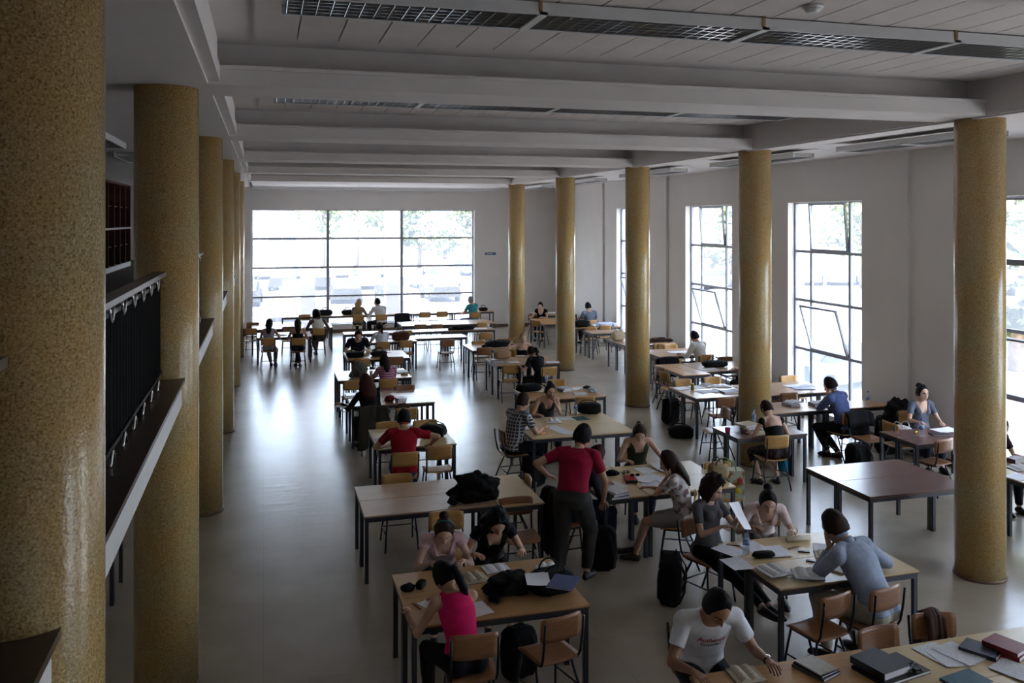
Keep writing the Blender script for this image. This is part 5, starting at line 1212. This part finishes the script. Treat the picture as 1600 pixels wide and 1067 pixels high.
# crimson cluster
for i in range(3): book(['bottom grey book at the near corner of the crosswise yellow table', 'middle grey book at the near corner of the crosswise yellow table', 'white book on top of the grey books'][i], (*at(962, 773, .76), TZ+[0, .028, .05][i]), 6+8*i, .24-.02*i, .26-.03*i, .027, [(96, 104, 110), (112, 118, 124), (206, 206, 206)][i])
o = book('red and black boxed dictionary lying on the yellow tables', place(985, 752), -14, .14, .22, .05, (168, 24, 26)); o.name = 'dictionary'
ob('spine', MB().box(-.071, -.112, .006, .071, -.110, .044).mesh('spine', M_BLACK), o)
gl_ = thing('sunglasses', 'black sunglasses on the yellow table near the olive tank top', 'sunglasses', place(978, 741), R(15), 'sunglasses')
for s in (-1, 1):
    ob('lens', MB().blob((s*.034, 0, .024), (.030, .006, .024), 14, 8).mesh('lens', col_mat((8, 8, 10), .1, 'plastic')), gl_)
    ob('temple', MB().tube([(s*.066, 0, .035), (s*.06, .12, .008)], .0035, 6).mesh('temple', M_BLACK), gl_)
g2 = thing('sunglasses', 'dark sunglasses resting on the red dictionary', 'sunglasses', (*at(992, 744, .8), TZ+.052), R(-10), 'sunglasses')
for s in (-1, 1): ob('lens', MB().blob((s*.034, 0, .018), (.030, .006, .018), 14, 8).mesh('lens', col_mat((8, 8, 10), .1, 'plastic')), g2)
heap('small black pouch before the olive tank top', place(956, 742), 0, (.09, .06, .05), (14, 14, 16), 'pouch', 'pouch', .3, 'pencil cases', False)
for i, (px, py, rz) in enumerate([(1008, 735, 10), (1016, 757, -20), (1030, 762, 12), (1022, 746, 30), (1042, 752, -8), (1004, 749, 40), (960, 758, 15), (1046, 735, 20), (1032, 728, -5)]):
    sheet(['sheet before the olive tank top', 'nearest sheet beside the red dictionary', 'sheet at the near edge of the paper-covered table', 'folded sheet in the middle of the paper-covered table', 'sheet by the flowered blouse\'s elbow', 'sheet partly under the red dictionary', 'notepaper under the standing man\'s hand', 'sheet at the far right of the paper-covered table', 'sheet under the outstretched hand'][i]+', yellow tables', place(px, py, TZ+.0025*i)[:2]+(TZ+.0025*i,), rz, .21, .28)
softbag('black and cream handbag behind the flowered blouse', place(1122, 748), 10, .13, .08, .10, (160, 142, 110), True, (30, 26, 24))
sb_ = thing('shopping_bag', 'large glossy shopping bag with pineapple and fruit pattern', 'bag', (5.66, 10.1, 0), R(-12), 'bags and backpacks')
m = MB(); w_, d_, h_ = .21, .10, .80
m.loft([[(sx*w_*k, sy*d_*k, z) for sx, sy in ((-1, -1), (1, -1), (1, 1), (-1, 1))] for z, k in ((.42, .92), (.62, 1.0), (h_, .98))], cap=True, smooth=False)
sb_.location = (5.72, 10.05, 0)
m_fr = m_pattern('fruit_print', 'flower', (.50, .55, .42, 1), (.30, .12, .02, 1), .55)
ob('bag_body', m.mesh('bag_body', m_fr), sb_)
pn = MB().blob((-.03, -.105, .60), (.042, .006, .065), 16, 10); pn2 = MB()
for t in range(-3, 4): pn2.add([(-.03+.008*t-.008, -.105, .655), (-.03+.008*t+.008, -.105, .655), (-.03+.02*t, -.106, .735-abs(t)*.012)], [(0, 1, 2)])
ob('pineapple_print', pn.mesh('pineapple_print', col_mat((196, 110, 20), .5, 'plastic')), sb_); ob('pineapple_leaves', pn2.mesh('pineapple_leaves', col_mat((24, 60, 24), .5, 'plastic')), sb_)
for x_, z_, c in ((.12, .55, (210, 190, 30)), (.14, .68, (170, 40, 30)), (-.14, .7, (40, 90, 50))): ob('fruit_print', MB().blob((x_, -.104, z_), (.035, .005, .04), 12, 8).mesh('fruit_print', col_mat(c, .5, 'plastic')), sb_)
for s in (-1, 1): ob('handle', MB().tube([(-.1, s*.09, .79), (-.09, s*.08, .88), (0, s*.075, .93), (.09, s*.08, .88), (.1, s*.09, .79)], .008, 6).mesh('handle', col_mat((120, 150, 60), .5, 'plastic')), sb_)
st_ = chair_xy(5.72, 10.10, 180, 'chair hidden under the fruit-patterned shopping bag')
st_.location = (5.72, 10.10, 0)
drape('big black jacket over the hidden chair behind the standing man', 3.52, 9.72, 85, (12, 12, 15), .12, wide=.24)
backpack('black backpack on the floor behind the standing man\'s legs', (*at(940, 888, 0), 0), -20, False, (12, 12, 14), (20, 20, 22), 1.1)
# group of three
bottle('clear water bottle with blue cap at the curly-haired woman\'s side', place(1166, 866), .24, .033)
softbag('black fabric pencil case on the papers of the group of three', place(1193, 871), -5, .11, .04, .03, (12, 13, 17), False, name='pencil_case', group='pencil cases')
hs_ = sheet('held white sheet of the curly-haired woman', tuple(pg['root'].matrix_basis @ ((pg['WR'][0]+pg['WR'][1])/2+V3((.0, .12, .10)))), 0, .21, .29, False, .01); hs_.rotation_euler = (R(52), R(14), R(35))
for i, (px, py, rz, lb) in enumerate([(1140, 860, 20, 'white notebook sheet at the far left corner'), (1180, 856, 10, 'large white sheet in the middle'), (1212, 862, -8, 'sheet right of the pencil case'), (1152, 882, 0, 'printed page at the left edge'), (1295, 858, 60, 'curled sheet at the far right'), (1300, 885, 30, 'sheet under the shirt sleeve')]):
    sheet(lb+', table of the group of three', place(px, py)[:2]+(TZ+.002*i,), rz, .22, .29, i in (3, 4))
openbook('open book hanging over the near edge, left one', place(1210, 893, .77), 4, .125, .24, .03, False)
openbook('open book hanging over the near edge, right one', place(1262, 898, .77), -24, .13, .22, .03, False)
openbook('open book by the light blue shirt', place(1290, 868), -28, .10, .2, .02, True)
rl_ = small('paper_roll', 'thick rolled white paper before the woman with bun', 'paper', place(1247, 845), 0, MB().tube([(-.13, 0, .03), (.13, 0, .025)], .030, 14), M_CREAM, 'loose papers', 'roll')
phone('dark flip phone near the rolled paper', 1256, 862, 60); phone('grey mobile phone in the middle of the table of three', 1269, 877, 50)
pen('black pen on the notebook at the far left corner', 1146, 853, -30, (12, 12, 14)); pen('dark pen beside the phones', 1240, 856, 10, (14, 14, 20))
backpack('dark bag on the floor by the curly-haired woman\'s chair', (4.10, 8.35, 0), 60, False, (12, 12, 14), (18, 18, 20), 1.15)
bd_ = small('bracelet', 'pale bead bracelet on the wrist of the woman with bun', 'bracelet', (5.26, 7.86, .80), 0, MB().tube([(.034*math.cos(t), .0, .034*math.sin(t)) for t in [2*PI*k/14 for k in range(15)]], .006, 6), M_CREAM, None, 'beads')
# bottom right tables
openbook('open book with yellowed pages read by the man in white printed T-shirt', place(1165, 1056), 176, .11, .2, .03, True)
for i in range(3): book(['bottom grey folder of the pile right of the reading man', 'middle black notebook of the pile right of the reading man', 'top cream notebook of the pile right of the reading man'][i], (*at(1275, 1042, .77), TZ+[0, .02, .035][i]), 20-3*i, .20-.01*i, .27-.02*i, [.02, .015, .008][i], [(80, 84, 92), (24, 24, 28), (176, 172, 156)][i])
book('wide black laptop case lying flat at bottom right', place(1392, 1048), 10, .46, .30, .022, (16, 17, 20))
book('dark green ring binder lying on the black laptop case', (*at(1375, 1038, .79), TZ+.024), 12, .27, .30, .05, (18, 30, 34))
o = thing('cable', 'coiled black cable on the laptop case', 'cable', (*at(1426, 1046, .77), TZ+.024), 0)
ob('cord', MB().tube([(.05*math.cos(t*1.7)+.02*math.sin(t), .09*math.sin(t)*.8, .008+.012*abs(math.sin(t*3))) for t in [k*.3 for k in range(40)]], .005, 6).mesh('cord', M_BLACK), o)
ob('plug', MB().box(-.02, -.06, .0, .02, -.02, .03).mesh('plug', M_BLACK), o)
for i, (px, py, rz) in enumerate([(1468, 1022, 8), (1482, 1026, -6), (1500, 1022, 14), (1590, 1050, 20), (1515, 1075, 0)]):
    sheet(['left printed sheet', 'middle printed sheet', 'right printed sheet', 'sheet at the picture\'s right edge', 'blue-white leaflet at the bottom edge'][i]+' on the pale table at lower right', place(px, py)[:2]+(TZ+.002*i,), rz, .24, .3)
book('black and silver paperback left of the red books', place(1533, 1018), 30, .2, .26, .03, (56, 60, 74))
for i in range(2): book(['lower red book at the right end of the pale table', 'upper red book at the right end of the pale table'][i], (*at(1572, 1014, .77), TZ+.035*i), 24-5*i, .2, .26, .034, (122, 22, 30))
book('teal booklet at the bottom edge of the picture', place(1510, 1066), 10, .3, .2, .02, (24, 80, 96))
drape('brown knitted scarf over the chair at lower right', *[at(1455, 975, .725)[0]+.225*math.sin(R(188))*1.0, at(1455, 975, .725)[1]+.225*math.cos(R(188))], 188, (92, 74, 66), .45, 'scarves', 'scarf', .07)
w_ = thing('wristwatch', 'silver wristwatch on the left wrist of the man in white T-shirt', 'watch', pw['root'].matrix_basis @ pw['WR'][0])
ob('strap', MB().tube([(.031*math.cos(t), .0, .026*math.sin(t)) for t in [2*PI*k/14 for k in range(15)]], .007, 6, flat=.003).mesh('strap', M_BLACK), w_)
ob('dial', MB().lathe([(.016, .024), (.018, .028), (.018, .034), (.014, .036)], n=18).mesh('dial', M_CHROME), w_)
# right side
book('white boxed book on the small mahogany table, lower', place(1173, 669), 5, .26, .22, .06, (196, 196, 202))
book('big cream book on top of the white boxed book', (*at(1168, 664, .81), TZ+.06), 12, .3, .26, .03, (206, 198, 170))
book('open cream folder before the woman in black dress', place(1188, 677), 8, .36, .24, .006, (200, 184, 140))
sheet('white page under the hands of the woman in black dress', place(1202, 671), -10, .22, .2)
bottle('clear bottle with blue cap on the small mahogany table', place(1178, 664), .26)
o = small('cup', 'magenta cup at the left corner of the small mahogany table', 'cup', place(1137, 676), 0, MB().lathe([(.035, 0), (.045, .075), (.04, .075), (.03, .006)], n=18), col_mat((150, 30, 90), .5, 'plastic'), 'cups', 'wall')
softbag('turquoise bag beside the second column', (7.98, 12.22, .0), 10, .16, .09, .36, (20, 120, 150), True)
for i, (px, py, rz, t) in enumerate([(1236, 634, 5, .05), (1276, 634, -8, .05)]):
    book('thick book with white pages, %s one on the table right of the second column' % ['left', 'right'][i], place(px, py), rz, .2, .26, t, [(150, 150, 160), (120, 130, 160)][i])
openbook('open book on top of the left thick book', (*at(1240, 628, .8), TZ+.052), 10, .14, .2, .025)
openbook('open book on top of the right thick book', (*at(1280, 629, .8), TZ+.052), -6, .14, .2, .02)
sheet('sheet under the arm of the man in blue shirt', place(1310, 632), 0, .3, .25, False)
sheet('left white sheets on the brochure table', place(1240, 603), 0, .35, .25, False)
book('glossy open brochure by the window', place(1255, 607), -12, .4, .26, .01, (150, 160, 190))
sheet('standing brochure page with dark pictures', (*at(1262, 601, .84), .80), 20, .3, .24, True, .02)
bottle('clear bottle on the far right of the blue-shirted man\'s table', place(1356, 634), .26)
backpack('tall black suitcase standing by the wall', (10.3, 12.62, 0), 0, False, (12, 12, 14), (18, 18, 20), 1.5)
heap('black coat heaped on the chair by the wall', (10.33, 12.42, .46), 0, (.24, .18, .42), (10, 10, 12))
drape('black coat over the chair left of the woman with glasses', 9.45, 12.1, 180, (12, 12, 15), .4)
backpack('squat black bag on the floor left of the white handbag', (8.85, 11.55, 0), 10, False, (12, 12, 14), (20, 20, 22), 1.25)
softbag('white leather handbag with round handle on the chair by the wall', (c_w1[0]+.02, c_w1[1], .462), 90, .20, .12, .15, (186, 184, 180), True, (190, 188, 182))
bottle('clear bottle on the mahogany table of the woman with glasses', place(1440, 682), .27, .036)
sheet('white papers in front of the woman with glasses', place(1478, 672), 5, .4, .28, False)
book('dark notebook beside the papers of the woman with glasses', place(1468, 679), -20, .26, .18, .015, (50, 44, 54))
o = small('highlighter', 'yellow highlighter before the woman with glasses', 'pen', place(1431, 676), 30, MB().tube([(-.05, 0, .011), (.05, 0, .011)], .010, 8), col_mat((240, 200, 30), .4, 'plastic'), 'pens and pencils', 'barrel')
# books-strewn table
for i, (px, py, rz) in enumerate([(1066, 607, 10), (1088, 605, -4), (1102, 612, 8), (1118, 611, 25)]):
    sheet('%s white sheet on the table strewn with books' % ['leftmost', 'second', 'near', 'rightmost'][i], place(px, py)[:2]+(TZ+.002*i,), rz, .3, .24, i > 1)
openbook('thick open white book on the table strewn with books', place(1106, 603), 10, .14, .22, .04); openbook('thin open book on the table strewn with books', place(1128, 604), -15, .16, .22, .02)
book('dark blue folder at the right of the table strewn with books', place(1140, 613), 0, .34, .24, .03, (40, 52, 66))
o = small('drink_can', 'olive green drink can on the table strewn with books', 'can', place(1082, 609), 0, MB().lathe([(.026, 0), (.033, .008), (.033, .108), (.026, .12)], n=18), col_mat((120, 120, 40), .4, 'plastic'), 'cans', 'wall')
backpack('tall black backpack standing on the floor left of the book-strewn table', (*at(1048, 662, 0), 0), 25, False, (9, 9, 11), (15, 15, 17), 1.15)
backpack('black backpack lying on the floor beside the standing backpack', (*at(1064, 683, 0), 0), 75, True, (9, 9, 11), (16, 16, 18), 1.0)
softbag('black bag lying on the table by the middle side window', place(1117, 573), 0, .30, .14, .07, (9, 9, 11))
sheet('white sheets by the boy behind the second column', place(1108, 577), 5, .4, .25, False)
drape('black jacket over the chair near the man in white shirt', 8.95, 18.6, 0, (12, 12, 16), .4)
sheet('white papers left of the man in white shirt', place(1060, 550), 0, .5, .3, False)
heap('tangled brown straps and bag on the table behind the third column', place(1030, 534), 0, (.34, .12, .09), (46, 26, 22), 'scarf', 'scarf', .5, 'scarves')
sheet('white papers under the tangled brown straps', place(1024, 538), 0, .4, .25, False)
softbag('canvas bag with dark straps left of the third column', place(966, 532), 0, .18, .11, .13, (190, 176, 148), True, (60, 40, 30))
softbag('dark bag on the table right of the fourth column', place(909, 511), 0, .26, .14, .11, (16, 16, 20))
heap('heap of white papers and cloth on the table by the narrow window', place(945, 509), 0, (.40, .18, .09), (196, 200, 220), 'cloth', 'cloth', .4, 'scarves')
bottle('clear bottle by the narrow far side window', place(958, 515), .25)
sheet('white papers on the far table before the woman in black', place(858, 489), 0, .5, .3)
heap('dark red pouch on the far table before the woman in black', place(852, 489.5), 0, (.09, .06, .05), (90, 20, 30), 'pouch', 'pouch', .3, 'pencil cases', False)
openbook('open book at the right edge of the picture', place(1596, 733), -10, .14, .22, .04); book('maroon pouch-like book at the right edge', place(1586, 722), 10, .2, .14, .06, (80, 40, 54))
sheet('white paper on the table at the right edge', place(1590, 745), 10, .3, .25, False); book('dark blue notebook at the far side of the right edge table', place(1596, 716), 10, .2, .2, .02, (34, 34, 60))
